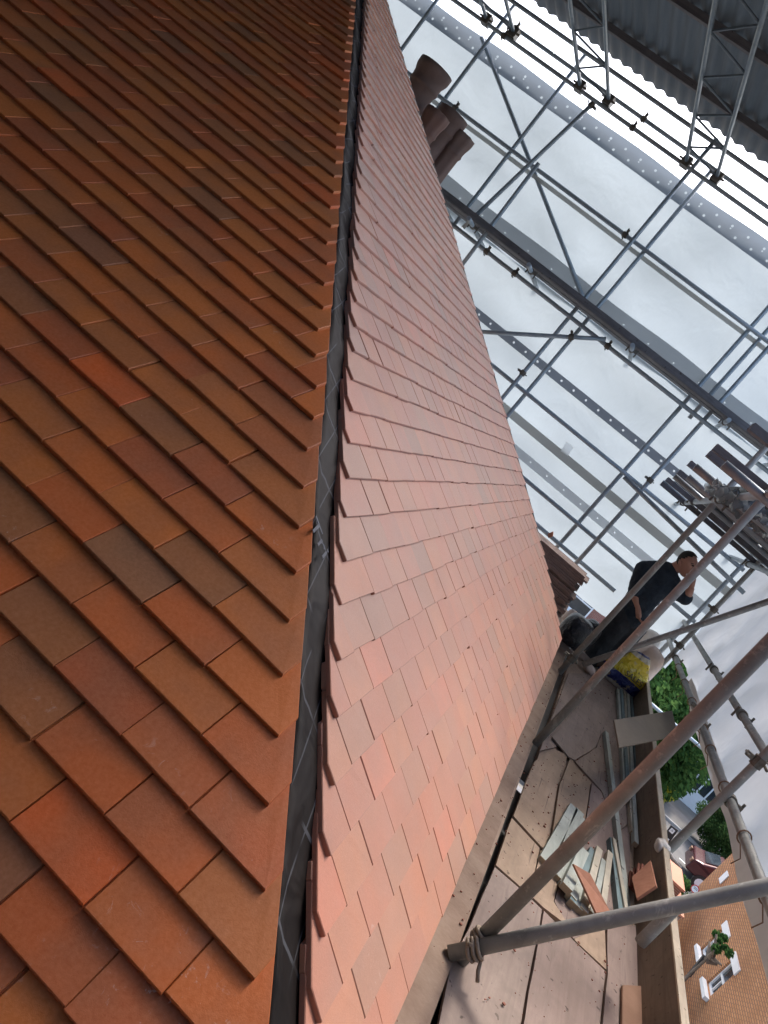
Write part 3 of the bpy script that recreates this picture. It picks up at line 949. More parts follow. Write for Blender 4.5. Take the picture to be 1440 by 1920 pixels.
def ply(pts, mat, label, z=ZD, th=.014, curl=0):
    q = [at(p[0], p[1], 2, z + th) for p in pts]
    mb = MB()
    poly = [(v.x, v.y) for v in q]
    ar = sum(poly[i][0] * poly[(i + 1) % len(poly)][1] - poly[(i + 1) % len(poly)][0] * poly[i][1] for i in range(len(poly)))
    if ar < 0: poly = poly[::-1]
    # ragged edges
    out = []
    for i in range(len(poly)):
        a_, b_ = Vector(poly[i]), Vector(poly[(i + 1) % len(poly)])
        L = (b_ - a_).length
        n = max(1, int(L / .12))
        nr = Vector((-(b_ - a_).y, (b_ - a_).x)).normalized()
        for j in range(n):
            p = a_ + (b_ - a_) * (j / n)
            if j: p += nr * rnd.gauss(0, .0014)
            out.append((p.x, p.y))
    mb.prism(out, z, z + th)
    o = mb.build('plywood_sheet', M[mat], None)
    return tag(o, label, 'plywood sheet', 'plywood sheets on the deck')
mb = MB()
mb.prism([(-.6, -.20), (2.35, -.197), (2.36, -.185), (4.1, -.190), (7.0, -.19), (7.0, .10), (-.6, .10)], ZD, ZD + .03)
tag(mb.build('eave_board', M['dust_board'], None), 'dust covered board running all along under the tiled eave', 'board')
ply([(1066, 1262), (1150, 1265), (1172, 1300), (1178, 1350), (1150, 1395), (1120, 1345), (1060, 1395), (1012, 1408)], 'ply_grey', 'pale brown ply between the eave and the yellow sack', z=ZD - .002, th=.010)
ply([(1036, 1382), (1085, 1325), (1152, 1308), (1120, 1395), (1112, 1405), (1078, 1425), (1066, 1418)], 'ply_grey', 'curled grey torn sheet lying on top, beside the second upright', z=ZD + .016, th=.008)
ply([(1152, 1312), (1178, 1350), (1190, 1500), (1185, 1540), (1158, 1560), (1128, 1482), (1079, 1428), (1118, 1402)], 'ply_grey', 'grey ply beside the long pale batten, right of the curled sheet', z=ZD - .001, th=.010)
ply([(1002, 1428), (1034, 1404), (1065, 1415), (1046, 1469), (1021, 1592), (1014, 1586), (963, 1530), (985, 1470)], 'ply_tan', 'sandy ply left of the straight dark gap, beside the second upright foot', z=ZD, th=.014)
ply([(1072, 1416), (1077, 1433), (1107, 1465), (1097, 1538), (1058, 1622), (1030, 1598), (1050, 1470)], 'ply_tan', 'sandy ply between the two dark gaps, under the head of the batten pile', z=ZD, th=.014)
ply([(1110, 1468), (1127, 1484), (1157, 1564), (1182, 1546), (1180, 1720), (1075, 1760), (1040, 1690), (1060, 1624), (1099, 1540)], 'ply_red', 'pinkish ply under the batten pile next to the toe board', z=ZD, th=.014)
ply([(960, 1534), (1012, 1590), (1003, 1632), (987, 1672), (930, 1622)], 'ply_tan', 'small sandy ply offcut crossed by the nearest upright', z=ZD, th=.014)
ply([(1014, 1594), (1056, 1626), (1038, 1690), (1068, 1738), (1020, 1702), (990, 1674), (1005, 1634)], 'ply_tan', 'sandy ply under the foot end of the batten pile', z=ZD, th=.016)
ply([(928, 1626), (986, 1676), (1016, 1705), (968, 1960), (815, 1960), (848, 1800), (880, 1740)], 'ply_grey', 'violet grey ply under the rope-tied tubes, left of the wide dark slot', z=ZD - .001, th=.012)
ply([(1020, 1708), (1074, 1762), (1136, 1822), (1122, 1960), (974, 1960)], 'ply_red', 'dusty pink ply at the bottom edge, right of the wide dark slot', z=ZD, th=.016)
ply([(1072, 1744), (1134, 1738), (1137, 1818), (1078, 1763)], 'ply_tan', 'pale triangle of ply just below the raking tube', z=ZD, th=.012)
ply([(1139, 1738), (1192, 1735), (1215, 1960), (1126, 1960), (1140, 1826)], 'ply_red', 'split brown ply at the bottom right with a jagged crack', z=ZD, th=.012)

# battens
BG = 'loose battens on the deck'
def batten(p, q, w, h, mat, label, z=ZD + .014, z2=None, up=None):
    a_, b_ = at(p[0], p[1], 2, z + h), at(q[0], q[1], 2, (z2 if z2 is not None else z) + h)
    a_.z -= h / 2; b_.z -= h / 2
    mb = MB(); mb.bar(a_, b_, w, h)
    o = mb.build('batten', M[mat], None)
    tag(o, label, 'batten', BG)
    d = (b_ - a_).normalized()
    e = MB(); e.bar(b_ + d * .0005, b_ + d * .0025, w * .97, h * .97); e.build('sawn_end', M['endgrain'], o)
    return o
batten((1077, 1512), (1022, 1612), .050, .025, 'batten', 'long grey green batten at the left edge of the pile')
batten((1088, 1520), (1045, 1640), .050, .025, 'batten', 'second grey green batten from the left in the pile')
batten((1097, 1536), (1060, 1660), .050, .025, 'batten', 'third grey green batten in the pile, shorter', z=ZD + .016)
batten((1097, 1592), (1065, 1662), .050, .028, 'batten', 'broad grey batten lying on top of the pile', z=ZD + .045)
batten((1112, 1592), (1075, 1690), .032, .030, 'batten_blue', 'dark bluish batten in the middle of the pile', z=ZD + .016)
batten((1125, 1590), (1100, 1690), .034, .030, 'batten_pale', 'pale yellowish batten in the right half of the pile', z=ZD + .03)
batten((1133, 1612), (1112, 1712), .028, .028, 'batten', 'thin greenish batten right of the pale one')
batten((1145, 1597), (1128, 1722), .030, .030, 'batten_pale', 'pale thin batten at the right side of the pile', z=ZD + .016)
batten((1090, 1650), (1074, 1680), .045, .030, 'batten', 'short offcut at the foot of the pile, left side', z=ZD + .02)
batten((1098, 1672), (1085, 1700), .040, .025, 'batten', 'second short offcut at the foot of the pile')
batten((1104, 1680), (1096, 1706), .040, .03, 'batten_pale', 'short square offcut under the cut orange tile')
batten((1148, 1572), (1165, 1712), .026, .030, 'batten_blue', 'dark blue green batten running next to the long one')
batten((1152, 1572), (1176, 1708), .022, .034, 'batten_pale', 'long thin pale batten ending beside the raking tube', z=ZD + .02)
batten((1138, 1372), (1180, 1712), .030, .030, 'batten', 'longest pale green batten lying along the deck towards the near tube')
for i, (p, q, m_) in enumerate([((1160, 1292), (1175, 1500), 'batten'), ((1166, 1292), (1180, 1495), 'batten_blue'), ((1172, 1292), (1188, 1560), 'batten_pale'), ((1178, 1300), (1194, 1580), 'batten'), ((1184, 1302), (1198, 1480), 'batten_blue')]):
    batten(p, q, .028, .026, m_, ['batten nearest the plywood in the bundle along the toe board', 'dark second batten in the bundle along the toe board', 'pale middle batten in the bundle along the toe board', 'fourth batten in the bundle along the toe board', 'outermost batten in the bundle, against the toe board'][i], z=ZD + .014 + (i % 2) * .012)

cr_ = random.Random(77)
mb = MB()
for _ in range(900):
    x_ = cr_.uniform(.8, 8.5); y_ = cr_.uniform(-.86, -.02)
    s_ = cr_.choice((.0012, .0016, .002, .003, .004)) * cr_.uniform(.6, 1.3)
    mb.box((x_, y_, ZD + .034 if y_ > -.2 else ZD + .018), (s_ * 2, s_ * cr_.uniform(.8, 2.4), s_), Matrix.Rotation(cr_.uniform(0, 3.1), 3, 'Z'))
tag(mb.build('tile_crumbs', M['red_tile'], None), 'crumbs of broken tile and grit scattered over the deck', 'debris', kind='stuff')
# tiles lying about
def slab(corners, th, mat, name, label, cat, group=None, nrm=None):
    c = [Vector(p) for p in corners]
    n = (c[1] - c[0]).cross(c[2] - c[1]).normalized()
    if nrm is not None and n.dot(Vector(nrm)) < 0: n = -n
    mb = MB()
    mb.hexa([p - n * th for p in c] + c)
    o = mb.build(name, M[mat], None)
    md = o.modifiers.new('bevel', 'BEVEL'); md.width = .0015; md.segments = 1
    return tag(o, label, cat, group)
slab([at(1149, 1352, 2, .05), at(1258, 1334, 2, .05), at(1269, 1381, 2, .03), at(1158, 1404, 2, .03)], .012, 'brown_tile', 'roof_tile', 'grey brown tile standing out over the toe board beside the tree', 'tile', 'loose tiles on the scaffold')
slab([at(1075, 1619, 2, ZD + .12), at(1107, 1638, 2, ZD + .13), at(1144, 1708, 2, ZD + .09), at(1118, 1712, 2, ZD + .07)], .012, 'cut_tile', 'cut_tile', 'orange tile cut to a point, leaning on the batten pile', 'tile', 'loose tiles on the scaffold', nrm=(0, 0, 1))
for i in range(6):
    dz = i * .0135
    a_ = at(1186, 1668, 2, ZD + .02)
    base_ = [Vector((-.09, .08, 0)), Vector((.09, .07, 0)), Vector((.085, -.095, 0)), Vector((-.085, -.085, 0))]
    o_ = at(1203, 1672, 2, ZD + .02) + Vector((.008 * math.sin(i * 2), .006 * math.cos(i * 3), dz))
    slab([o_ + b_ for b_ in base_], .012, 'red_tile', 'roof_tile', 'dark red tile in the small stack against the toe board, %s' % ['bottom of the stack', 'second from the bottom', 'third from the bottom', 'third from the top', 'second from the top', 'just under the upright tile'][i], 'tile', 'stacked red tiles')
slab([at(1187, 1650, 1, -.86), at(1222, 1618, 1, -.90), at(1233, 1665, 1, -.90), at(1196, 1690, 1, -.86)], .014, 'cut_tile', 'roof_tile', 'red tile standing on edge against the toe board', 'tile', 'loose tiles on the scaffold')
slab([at(1168, 1846, 2, ZD + .03), at(1232, 1850, 2, ZD + .03), at(1238, 1960, 2, ZD + .03), at(1166, 1960, 2, ZD + .03)], .013, 'orange_tile', 'roof_tile', 'orange brown tile lying flat at the bottom edge of the photo by the toe board', 'tile', 'loose tiles on the scaffold', nrm=(0, 0, 1))
# broken bracket and a printed label on the deck
mb = MB()
b0 = at(1206, 1768, 2, ZD + .02)
mb.bar(at(1203, 1772, 2, ZD + .03), at(1220, 1764, 2, ZD + .10), .008, .004); mb.bar(b0, at(1209, 1786, 2, ZD + .02), .014, .004)
mb.bar(at(1201, 1774, 2, ZD + .02), at(1209, 1786, 2, ZD + .02), .012, .004)
o = mb.build('metal_bracket', M['white'], None); tag(o, 'small white metal bracket standing by the toe board near the bottom', 'bracket')
lab_c = [at(1201, 1789, 2, ZD + .016), at(1208, 1787, 2, ZD + .016), at(1213, 1805, 2, ZD + .016), at(1205, 1806, 2, ZD + .016)]
o = slab(lab_c, .002, 'white', 'printed_label', 'small white printed label lying by the toe board below the bracket', 'label', nrm=(0, 0, 1))
cen = sum(lab_c, Vector()) / 4
text_mesh('lettering', '123', .02, M['black'], cen + Vector((0, 0, .002)), lab_c[3] - lab_c[0], lab_c[1] - lab_c[0], o, .0005)

# sacks and clutter by the worker
def mat_sack():
    t = NT('printed_sack')
    v = t.obj()
    sx = t.n('ShaderNodeTexCoord').outputs['Generated']
    s2 = t.n('ShaderNodeSeparateXYZ'); t.l(sx, s2.inputs[0])
    z = t.math('ADD', s2.outputs['Z'], t.math('MULTIPLY', t.math('SUBTRACT', t.noise(5, 2, v), .5), .12))
    c = t.ramp(z, [(0.0, (.5, .48, .45)), (.05, (.5, .48, .45)), (0.07, (.02, .03, .16)), (.30, (.02, .03, .16)), (.32, (.62, .46, .02)), (.80, (.62, .46, .02)), (.84, (.5, .47, .4)), (.93, (.45, .42, .36)), (.95, (.03, .04, .16))], 'CONSTANT')
    f = t.ramp(t.noise(14, 3, v), [(0.60, (0, 0, 0)), (0.64, (1, 1, 1))])
    c = t.mix(t.math('MULTIPLY', f, .6), c, (.5, .42, .22))
    f2 = t.ramp(t.noise(19, 3, v), [(0.66, (0, 0, 0)), (0.68, (1, 1, 1))])
    c = t.mix(t.math('MULTIPLY', f2, .8), c, (.06, .055, .05))
    nb = t.bump(t.noise(11, 3, v, .5, 1.0), 1.0, .05)
    return t.fin(t.princ(c, .35, 0, nb, .5))
M['sack'] = mat_sack()
sc = at(1148, 1280, 2, ZD); sc.z = ZD + .165
sack = blob('cement_sack', 'sack', sc, (.12, .235, .215), 'crumpled yellow and dark blue printed sack on the deck by the worker\'s feet', 'sack', seed=4, rot=.25, squash=.5)
for v_ in sack.data.vertices:
    k_ = max(0, min(1, (v_.co.z - ZD) / .38))
    v_.co.y = sc.y + (v_.co.y - sc.y) * (1.12 - .45 * k_) - .03 * k_
    v_.co.x = sc.x + (v_.co.x - sc.x) * (1.2 - .6 * k_)
text_mesh('lettering', 'SALES', .075, M['bag_black'], sc + Vector((-.178, -.09, .02)), (.25, -.97, 0), (.25, .06, .96), sack, .001)
blob('sand_sack', 'bag_pink', at(1206, 1245, 2, -.12), (.22, .15, .20), 'pinkish white sack slumped on the toe board right of the yellow sack', 'sack', seed=9)
blob('plastic_sheet_bundle', 'bag_white', at(1212, 1198, 2, -.10), (.30, .16, .20), 'white plastic bundled behind the guard rail beside the worker', 'plastic', seed=12)
blob('rubble_bag', 'bag_black', at(1078, 1185, 0, 6.6), (.20, .14, .15), 'black rubbish bag slumped at the end of the eave', 'bag', seed=5)
blob('rubble_bag', 'bag_black', at(1098, 1190, 0, 6.9), (.13, .10, .15), 'blue black crumpled bag beside the larger one, near the worker', 'bag', seed=15)
blob('rubble_bag', 'bag_pink', at(1073, 1162, 0, 6.9), (.12, .08, .08), 'pale plastic bag on top of the black bag', 'bag', seed=25)
for i, (p, q) in enumerate([((1072, 1210), (1100, 1235)), ((1046, 1200), (1072, 1228)), ((1105, 1208), (1120, 1236))]):
    a_, b_ = at(p[0], p[1], 2, ZD + .06), at(q[0], q[1], 2, ZD + .03)
    mb = MB(); mb.bar(a_, b_, .09, .05); o = mb.build('wood_offcut', M['ply_grey'], None)
    tag(o, ['grey wood offcut below the black bag', 'long grey offcut tight against the end of the eave', 'offcut behind the foot of the third upright'][i], 'offcut', 'wood offcuts by the worker')
blob('dropped_glove', 'bag_pink', at(1106, 1255, 2, ZD + .04), (.07, .05, .035), 'dirty glove lying by the foot of the third upright', 'glove', seed=31)

# stack of thin brown boards past the verge
st = 22
for i in range(st):
    t_ = i / (st - 1)
    zz = -.06 + .40 * t_
    y0 = .10 + rnd.uniform(-.045, .03) + .03 * t_
    mb = MB(); mb.bar((6.15 + rnd.uniform(-.01, .01), 1.6, zz), (6.15 + rnd.uniform(-.02, .02), y0, zz - .0), .34, .0165)
    o = mb.build('stacked_board', M['ply_red'], None)
    tag(o, 'thin brown board in the tall stack beyond the end of the tiled slope', 'board', 'stack of thin brown boards')
mb = MB(); mb.box((6.15, .9, -.24), (.5, 1.6, .32)); o = mb.build('trestle_block', M['board_end'], None); tag(o, 'dark timber block under the stack of thin brown boards', 'block')
o = slab([at(1028, 1000, 0, 6.2), at(1038, 996, 0, 6.2), at(1037, 1006, 0, 6.2), at(1029, 1008, 0, 6.2)], .05, 'cut_tile', 'brick', 'small red brick on top of the stack of brown boards', 'brick')

# ---------------------------------------------------------------- upper platform and its loose boards
UB = 'loose boards stacked on the upper lift'
tube_thing('scaffold_ledger', at(1214, 1314, 2, -.9), at(1330, 1415, 2, -1.0), 'pale tube of the lift below, passing behind the grey brown tile', 'tubes of the lift below')
tube_thing('scaffold_ledger', (2.2, -.17, 1.52), (9.3, -.17, 1.30), 'ledger tube under the loose boards, inner side of the upper lift', 'ledgers of the upper lift', couplers=(.45, .7, .86))
tube_thing('scaffold_ledger', (2.2, -.98, 1.42), (9.3, -.98, 1.22), 'ledger tube under the loose boards, outer side of the upper lift', 'ledgers of the upper lift', couplers=(.5, .8))
for i, x in enumerate((3.5, 4.6, 5.6, 6.4, 7.3, 8.2)):
    tube_thing('transom', (x, .08 + .05 * (i % 2), 1.46 - .02 * i), (x + .02, -1.25, 1.42 - .02 * i), 'transom tube carrying the loose boards, %s from the viewer' % ['first', 'second', 'third', 'fourth', 'fifth', 'sixth'][i], 'transoms of the upper lift')
for i, (px_, py_, X, w) in enumerate([(1408, 800, 3.55, .10), (1340, 838, 4.0, .08), (1328, 850, 4.45, .10), (1292, 868, 5.4, .10), (1272, 884, 6.3, .12), (1250, 898, 7.1, .14), (1262, 905, 7.5, .16), (1240, 906, 8.0, .16)]):
    a_ = at(px_, py_, 0, X)
    mb = MB(); mb.bar(a_, Vector((X + .03, -1.45, a_.z - .03)), w, .042)
    o = mb.build('loose_board', M['board_end'], None)
    tag(o, 'dark scaffold board sticking out over the upper lift, %s nearest' % ['first', 'second', 'third', 'fourth', 'fifth', 'sixth', 'seventh', 'eighth'][i], 'board', UB)
for i, z in enumerate((1.50, 1.55)):
    for j, yy in enumerate((-.35, -.60, -.85, -1.1)):
        if i == 1 and j % 2: continue
        mb = MB(); mb.box((6.5, yy, z - .07), (3.6, .22, .038)); o = mb.build('platform_board', M['board_end'], None)
        tag(o, 'long dark board lying on the transoms of the upper lift', 'board', 'platform boards of the upper lift')
# torn netting bundle on the boards
nb_ = mat_sheet('torn_netting', (.18, .2, .21), trans=.4, weave=False, see=.35)
c_ = at(1392, 935, 0, 4.6)
nr_ = random.Random(5)
NX_, NY_ = 46, 34
vs = []
gk = [[nr_.gauss(0, 1) for _ in range(NY_ + 1)] for _ in range(NX_ + 1)]
for i in range(NX_ + 1):
    for j in range(NY_ + 1):
        u_, v_ = i / NX_ - .5, j / NY_ - .5
        hh = .17 * math.exp(-((u_ / .3) ** 2 + (v_ / .3) ** 2)) + .035 * math.sin(u_ * 31 + 4 * math.sin(v_ * 9)) * math.cos(v_ * 27 + 3 * math.sin(u_ * 12)) + .010 * gk[i][j]
        vs.append(c_ + Vector((u_ * .62 + .02 * math.sin(v_ * 40), -.10 + v_ * .55 + .03 * math.sin(u_ * 33), hh - .06)))
fs = [(i * (NY_ + 1) + j, (i + 1) * (NY_ + 1) + j, (i + 1) * (NY_ + 1) + j + 1, i * (NY_ + 1) + j + 1) for i in range(NX_) for j in range(NY_)
      if not (nr_.random() < .02 or (i + j * 2) % 37 == 0 and j > 20)]
mb = MB(); mb.add(vs, fs)
tag(mb.build('torn_netting', nb_, None), 'torn grey netting heaped on the loose boards of the upper lift', 'netting')
# bright see-through patch that lets daylight through the far sheeting
pc = [at(1051, 846, 0, 9.08), at(1062, 828, 0, 9.08), at(1076, 838, 0, 9.08), at(1065, 855, 0, 9.08)]
M['patch'] = mat_sheet('see_through_patch', (.95, .96, .97), trans=.85, weave=False, wrinkle=0, see=.35)
slab(pc, .001, 'patch', 'clear_patch', 'small bright see-through patch in the lower far sheeting', 'patch')

# ---------------------------------------------------------------- chimney beyond the verge
ch = empty('chimney_stack', (7.0, 3.85, 2.0), 'chimney stack with four clay pots behind the end of the tiled slope', 'chimney')
mb = MB(); mb.box((6.95, 3.9, -4.1), (.75, 1.2, 11.5)); mb.box((6.95, 3.9, 1.66), (.85, 1.3, .1)); mb.build('stack', M['stackbrick'], ch)
def pot(c, H, r, mat, wavy=False, flare=1.35):
    prof_ = [(r * 1.05, -H), (r, -H + .05), (r * .92, -.34), (r * .93, -.22), (r * 1.0, -.205), (r * 1.04, -.19), (r * .98, -.17), (r * 1.02, -.12), (r * flare * .97, -.075), (r * flare, -.05), (r * flare, 0), (r * flare * .9, .004), (r * .8, -.06), (r * .75, -.4)]
    mb = MB(); mb.lathe(prof_, c, 32, wob=.05 if wavy else 0)
    return mb.build('chimney_pot', M[mat], ch, smooth=True)
pot(at(819, 128, 0, 6.75), 1.3, .150, 'pot_blue', flare=1.17)
pot(at(823, 213, 0, 6.62), 1.1, .105, 'pot', wavy=True, flare=1.15)
pot(at(852, 214, 0, 7.15), 1.2, .14, 'pot_blue', flare=1.15)
pot(at(868, 252, 0, 7.25), 1.2, .12, 'pot_blue', wavy=True, flare=1.15)

# ---------------------------------------------------------------- worker
def skinned(name, joints, edges, mat, parent, root=0, sub=2, vox=.012, smooth=6):
    mb = MB()
    def ball(c, r):
        n, m_ = 12, 8
        vs = [c + Vector((0, 0, r))]
        for i in range(1, m_):
            th = math.pi * i / m_
            vs += [c + Vector((r * math.sin(th) * math.cos(2 * math.pi * k / n), r * math.sin(th) * math.sin(2 * math.pi * k / n), r * math.cos(th))) for k in range(n)]
        vs.append(c - Vector((0, 0, r)))
        fs = [(0, 1 + k, 1 + (k + 1) % n) for k in range(n)]
        for i in range(m_ - 2):
            for k in range(n):
                fs.append((1 + i * n + k, 1 + (i + 1) * n + k, 1 + (i + 1) * n + (k + 1) % n, 1 + i * n + (k + 1) % n))
        L = len(vs) - 1
        fs += [(L, 1 + (m_ - 2) * n + (k + 1) % n, 1 + (m_ - 2) * n + k) for k in range(n)]
        mb.add(vs, fs)
    R1 = [(sum(j[1]) / 2 if isinstance(j[1], tuple) else j[1]) for j in joints]
    for j, r in zip(joints, R1): ball(Vector(j[0]), r)
    for a_, b_ in edges:
        A_, B_ = Vector(joints[a_][0]), Vector(joints[b_][0])
        n = max(1, int((B_ - A_).length / max(.012, min(R1[a_], R1[b_]) * .5)))
        for k in range(1, n):
            ball(A_.lerp(B_, k / n), R1[a_] + (R1[b_] - R1[a_]) * k / n)
    o = mb.build(name, mat, parent, smooth=True)
    rm_ = o.modifiers.new('remesh', 'REMESH'); rm_.mode = 'VOXEL'; rm_.voxel_size = vox; rm_.use_smooth_shade = True
    sm_ = o.modifiers.new('smooth', 'SMOOTH'); sm_.factor = .5; sm_.iterations = smooth
    return o
XP = 7.1
def wp(px, py, dx=0.0): return at(px, py, 0, XP + dx)
person = empty('person', wp(1105, 1240) , 'person in navy polo shirt and black work trousers, stooping, one hand at the mouth', 'person')
J = [
 (wp(1186, 1152), (.125, .105)),        # 0 pelvis
 (wp(1200, 1128), (.125, .11)),         # 1 waist
 (wp(1222, 1098), (.145, .12)),         # 2 chest
 (wp(1240, 1078), (.125, .10)),         # 3 upper chest
 (wp(1262, 1067), (.055, .055)),        # 4 neck
 (wp(1277, 1060), (.06, .06)),          # 5 skull base
 (wp(1170, 1158, -.02), (.10, .09)),    # 6 hip near
 (wp(1140, 1192, -.02), (.082, .08)),   # 7 knee near
 (wp(1104, 1243, .02), (.055, .055)),   # 8 ankle near
 (wp(1192, 1172, .06), (.10, .09)),     # 9 hip far
 (wp(1168, 1206, .06), (.08, .08)),     # 10 knee far
 (wp(1130, 1248, .08), (.055, .055)),   # 11 ankle far
 (wp(1208, 1070, -.06), (.075, .07)),   # 12 shoulder near
 (wp(1195, 1095, -.10), (.052, .052)),  # 13 mid upper arm
 (wp(1189, 1114, -.10), (.042, .042)),  # 14 elbow
 (wp(1196, 1137, -.12), (.030, .028)),  # 15 wrist
 (wp(1262, 1102, -.02), (.075, .07)),   # 16 shoulder far
 (wp(1286, 1122, -.05), (.048, .048)),  # 17 elbow far
 (wp(1296, 1104, -.10), (.032, .030)),  # 18 wrist far
]
E_ = [(0, 1), (1, 2), (2, 3), (3, 4), (4, 5), (0, 6), (6, 7), (7, 8), (0, 9), (9, 10), (10, 11), (3, 12), (12, 13), (13, 14), (14, 15), (3, 16), (16, 17), (17, 18)]
body = skinned('body', J, E_, M['skin'], person)
def grow(j, d): return (j[0], (j[1][0] + d, j[1][1] + d))
BS = {}
# shirt: torso and sleeves
sj = [grow(J[0], .026), grow(J[1], .026), grow(J[2], .024), grow(J[3], .022), (J[3][0].lerp(J[4][0], .7), .075),
      grow(J[12], .020), (J[13][0], .074), (J[13][0].lerp(J[14][0], .55), .070), grow(J[16], .022), (J[16][0].lerp(J[17][0], .55), .076), (J[16][0].lerp(J[17][0], .95), .068)]
skinned('polo_shirt', sj, [(0, 1), (1, 2), (2, 3), (3, 4), (3, 5), (2, 5), (5, 6), (6, 7), (3, 8), (2, 8), (8, 9), (9, 10)], M['fabric_navy'], person)
tj = [grow(J[0], .016), grow(J[6], .022), grow(J[7], .022), (J[8][0], .082), grow(J[9], .022), grow(J[10], .022), (J[11][0], .082)]
skinned('work_trousers', tj, [(0, 1), (1, 2), (2, 3), (0, 4), (4, 5), (5, 6)], M['fabric_trouser'], person)
# head: shaped from a sphere, facing down-right in the photo
def head(c, up, fwd, H=.235):
    import bmesh
    up = up.normalized(); fwd = (fwd - up * fwd.dot(up)).normalized(); side = up.cross(fwd)
    bm = bmesh.new(); bmesh.ops.create_uvsphere(bm, u_segments=32, v_segments=24, radius=1)
    for v in bm.verts:
        x, y, z = v.co     # x side, y fwd, z up
        w = .078; d = .098; h = H / 2
        nx, ny, nz = x * w, y * d, z * h
        if z < 0:                       # jaw narrows
            nx *= 1 - .28 * (-z) ** 1.3
            if y > 0: ny *= 1 - .05 * (-z)
            if y < 0: ny *= 1 - .35 * (-z)
        if y > 0:
            ny *= .93
            ny += .026 * math.exp(-((x / .13) ** 2)) * math.exp(-(((z + .12) / .16) ** 2)) * y      # nose
            ny -= .012 * math.exp(-(((abs(x) - .36) / .16) ** 2)) * math.exp(-(((z - .03) / .1) ** 2)) * y  # eye sockets
            ny += .006 * math.exp(-((x / .3) ** 2)) * math.exp(-(((z + .42) / .06) ** 2)) * y   # lips
            ny += .008 * math.exp(-((x / .25) ** 2)) * math.exp(-(((z + .8) / .14) ** 2)) * y   # chin
            ny += .005 * math.exp(-((x / .55) ** 2)) * math.exp(-(((z - .16) / .06) ** 2)) * y  # brow
        v.co = Vector((nx, ny, nz))
    me = bpy.data.meshes.new('head'); 
    m = Matrix((side, fwd, up)).transposed().to_4x4(); m.translation = c
    bm.transform(m); bm.to_mesh(me)
    me.polygons.foreach_set('use_smooth', [True] * len(me.polygons)); me.materials.append(M['skin'])
    o = bpy.data.objects.new('head', me); COL.objects.link(o); o.parent = person; o.matrix_parent_inverse = Matrix.Translation(-person.location)
    # hair cap
    bm.free(); bm = bmesh.new(); bmesh.ops.create_uvsphere(bm, u_segments=32, v_segments=24, radius=1)
    dele = [v for v in bm.verts if v.co.z < (.30 + .45 * v.co.y if v.co.y > -.2 else -.25 + .0 * v.co.y)]
    bmesh.ops.delete(bm, geom=dele, context='VERTS')
    for v in bm.verts:
        v.co = Vector((v.co.x * .082, v.co.y * .101, v.co.z * (H / 2 + .006)))
    bm.transform(m)
    me = bpy.data.meshes.new('hair'); bm.to_mesh(me); bm.free()
    me.materials.append(M['hair']); me.polygons.foreach_set('use_smooth', [True] * len(me.polygons))
    h = bpy.data.objects.new('hair', me); COL.objects.link(h); h.parent = person; h.matrix_parent_inverse = Matrix.Translation(-person.location)
    # ears, eyes
    for sg in (-1, 1):
        mb = MB(); mb.tube([m @ Vector((sg * .074, -.012, .02)), m @ Vector((sg * .086, -.018, .005)), m @ Vector((sg * .076, -.010, -.028))], [.010, .014, .007], 8)
        mb.build('ear', M['skin'], person, smooth=True)
        mb = MB(); mb.tube([m @ Vector((sg * .040, .078, .003)), m @ Vector((sg * .020, .084, .003))], [.006, .006], 8)
        mb.build('eye', M['hair'], person, smooth=True)
    mb = MB(); mb.tube([m @ Vector((-.028, .083, .020)), m @ Vector((-.04, .08, .02)), m @ Vector((-.05, .072, .016))], .0035, 6); mb.tube([m @ Vector((.028, .083, .020)), m @ Vector((.04, .08, .02)), m @ Vector((.05, .072, .016))], .0035, 6)
    mb.build('eyebrows', M['hair'], person)
    return m
hc = wp(1288, 1058, -.02)
upv = (wp(1293, 1037) - wp(1283, 1079))
fwd = (wp(1302, 1080) - wp(1283, 1053)) + Vector((-.09, 0, 0))
hm = head(hc, upv, fwd)
# hands: palm and five fingers each
def hand(wrist, direction, palm_n, name='hand', curl=.5, S=1.0):
    d = direction.normalized(); n = (palm_n - d * palm_n.dot(d)).normalized(); s = d.cross(n)
    js = [(wrist, (.026, .020)), (wrist + d * .045 * S, (.036, .016)), (wrist + d * .085 * S, (.038, .014))]
    ed = [(0, 1), (1, 2)]
    for i, (off, L) in enumerate(((-.030, .070), (-.010, .080), (.010, .076), (.029, .060))):
        b = wrist + d * .088 * S + s * off
        p1_ = b + (d * math.cos(curl * .5) + n * math.sin(curl * .5)) * L * .45
        p2_ = p1_ + (d * math.cos(curl * 1.2) + n * math.sin(curl * 1.2)) * L * .32
        p3_ = p2_ + (d * math.cos(curl * 1.9) + n * math.sin(curl * 1.9)) * L * .25
        k = len(js)
        js += [(b, (.009, .009)), (p1_, (.0085, .0085)), (p2_, (.0078, .0078)), (p3_, (.0065, .0065))]
        ed += [(2, k), (k, k + 1), (k + 1, k + 2), (k + 2, k + 3)]
    k = len(js)
    t0 = wrist + d * .025 - s * .03
    js += [(t0, (.012, .012)), (t0 + d * .03 - s * .022 + n * .012, (.010, .010)), (t0 + d * .058 - s * .026 + n * .028, (.008, .008))]
    ed += [(0, k), (k, k + 1), (k + 1, k + 2)]
    return skinned(name, js, ed, M['skin'], person, sub=1, vox=.0035, smooth=3)
hand(J[15][0], wp(1200, 1148) - wp(1196, 1137) + Vector((-.01, 0, -.02)), Vector((0, -1, .2)), curl=.5)
hand(J[18][0], wp(1300, 1085, -.1) - wp(1296, 1104, -.1), Vector((.2, .9, 0)), curl=.9)
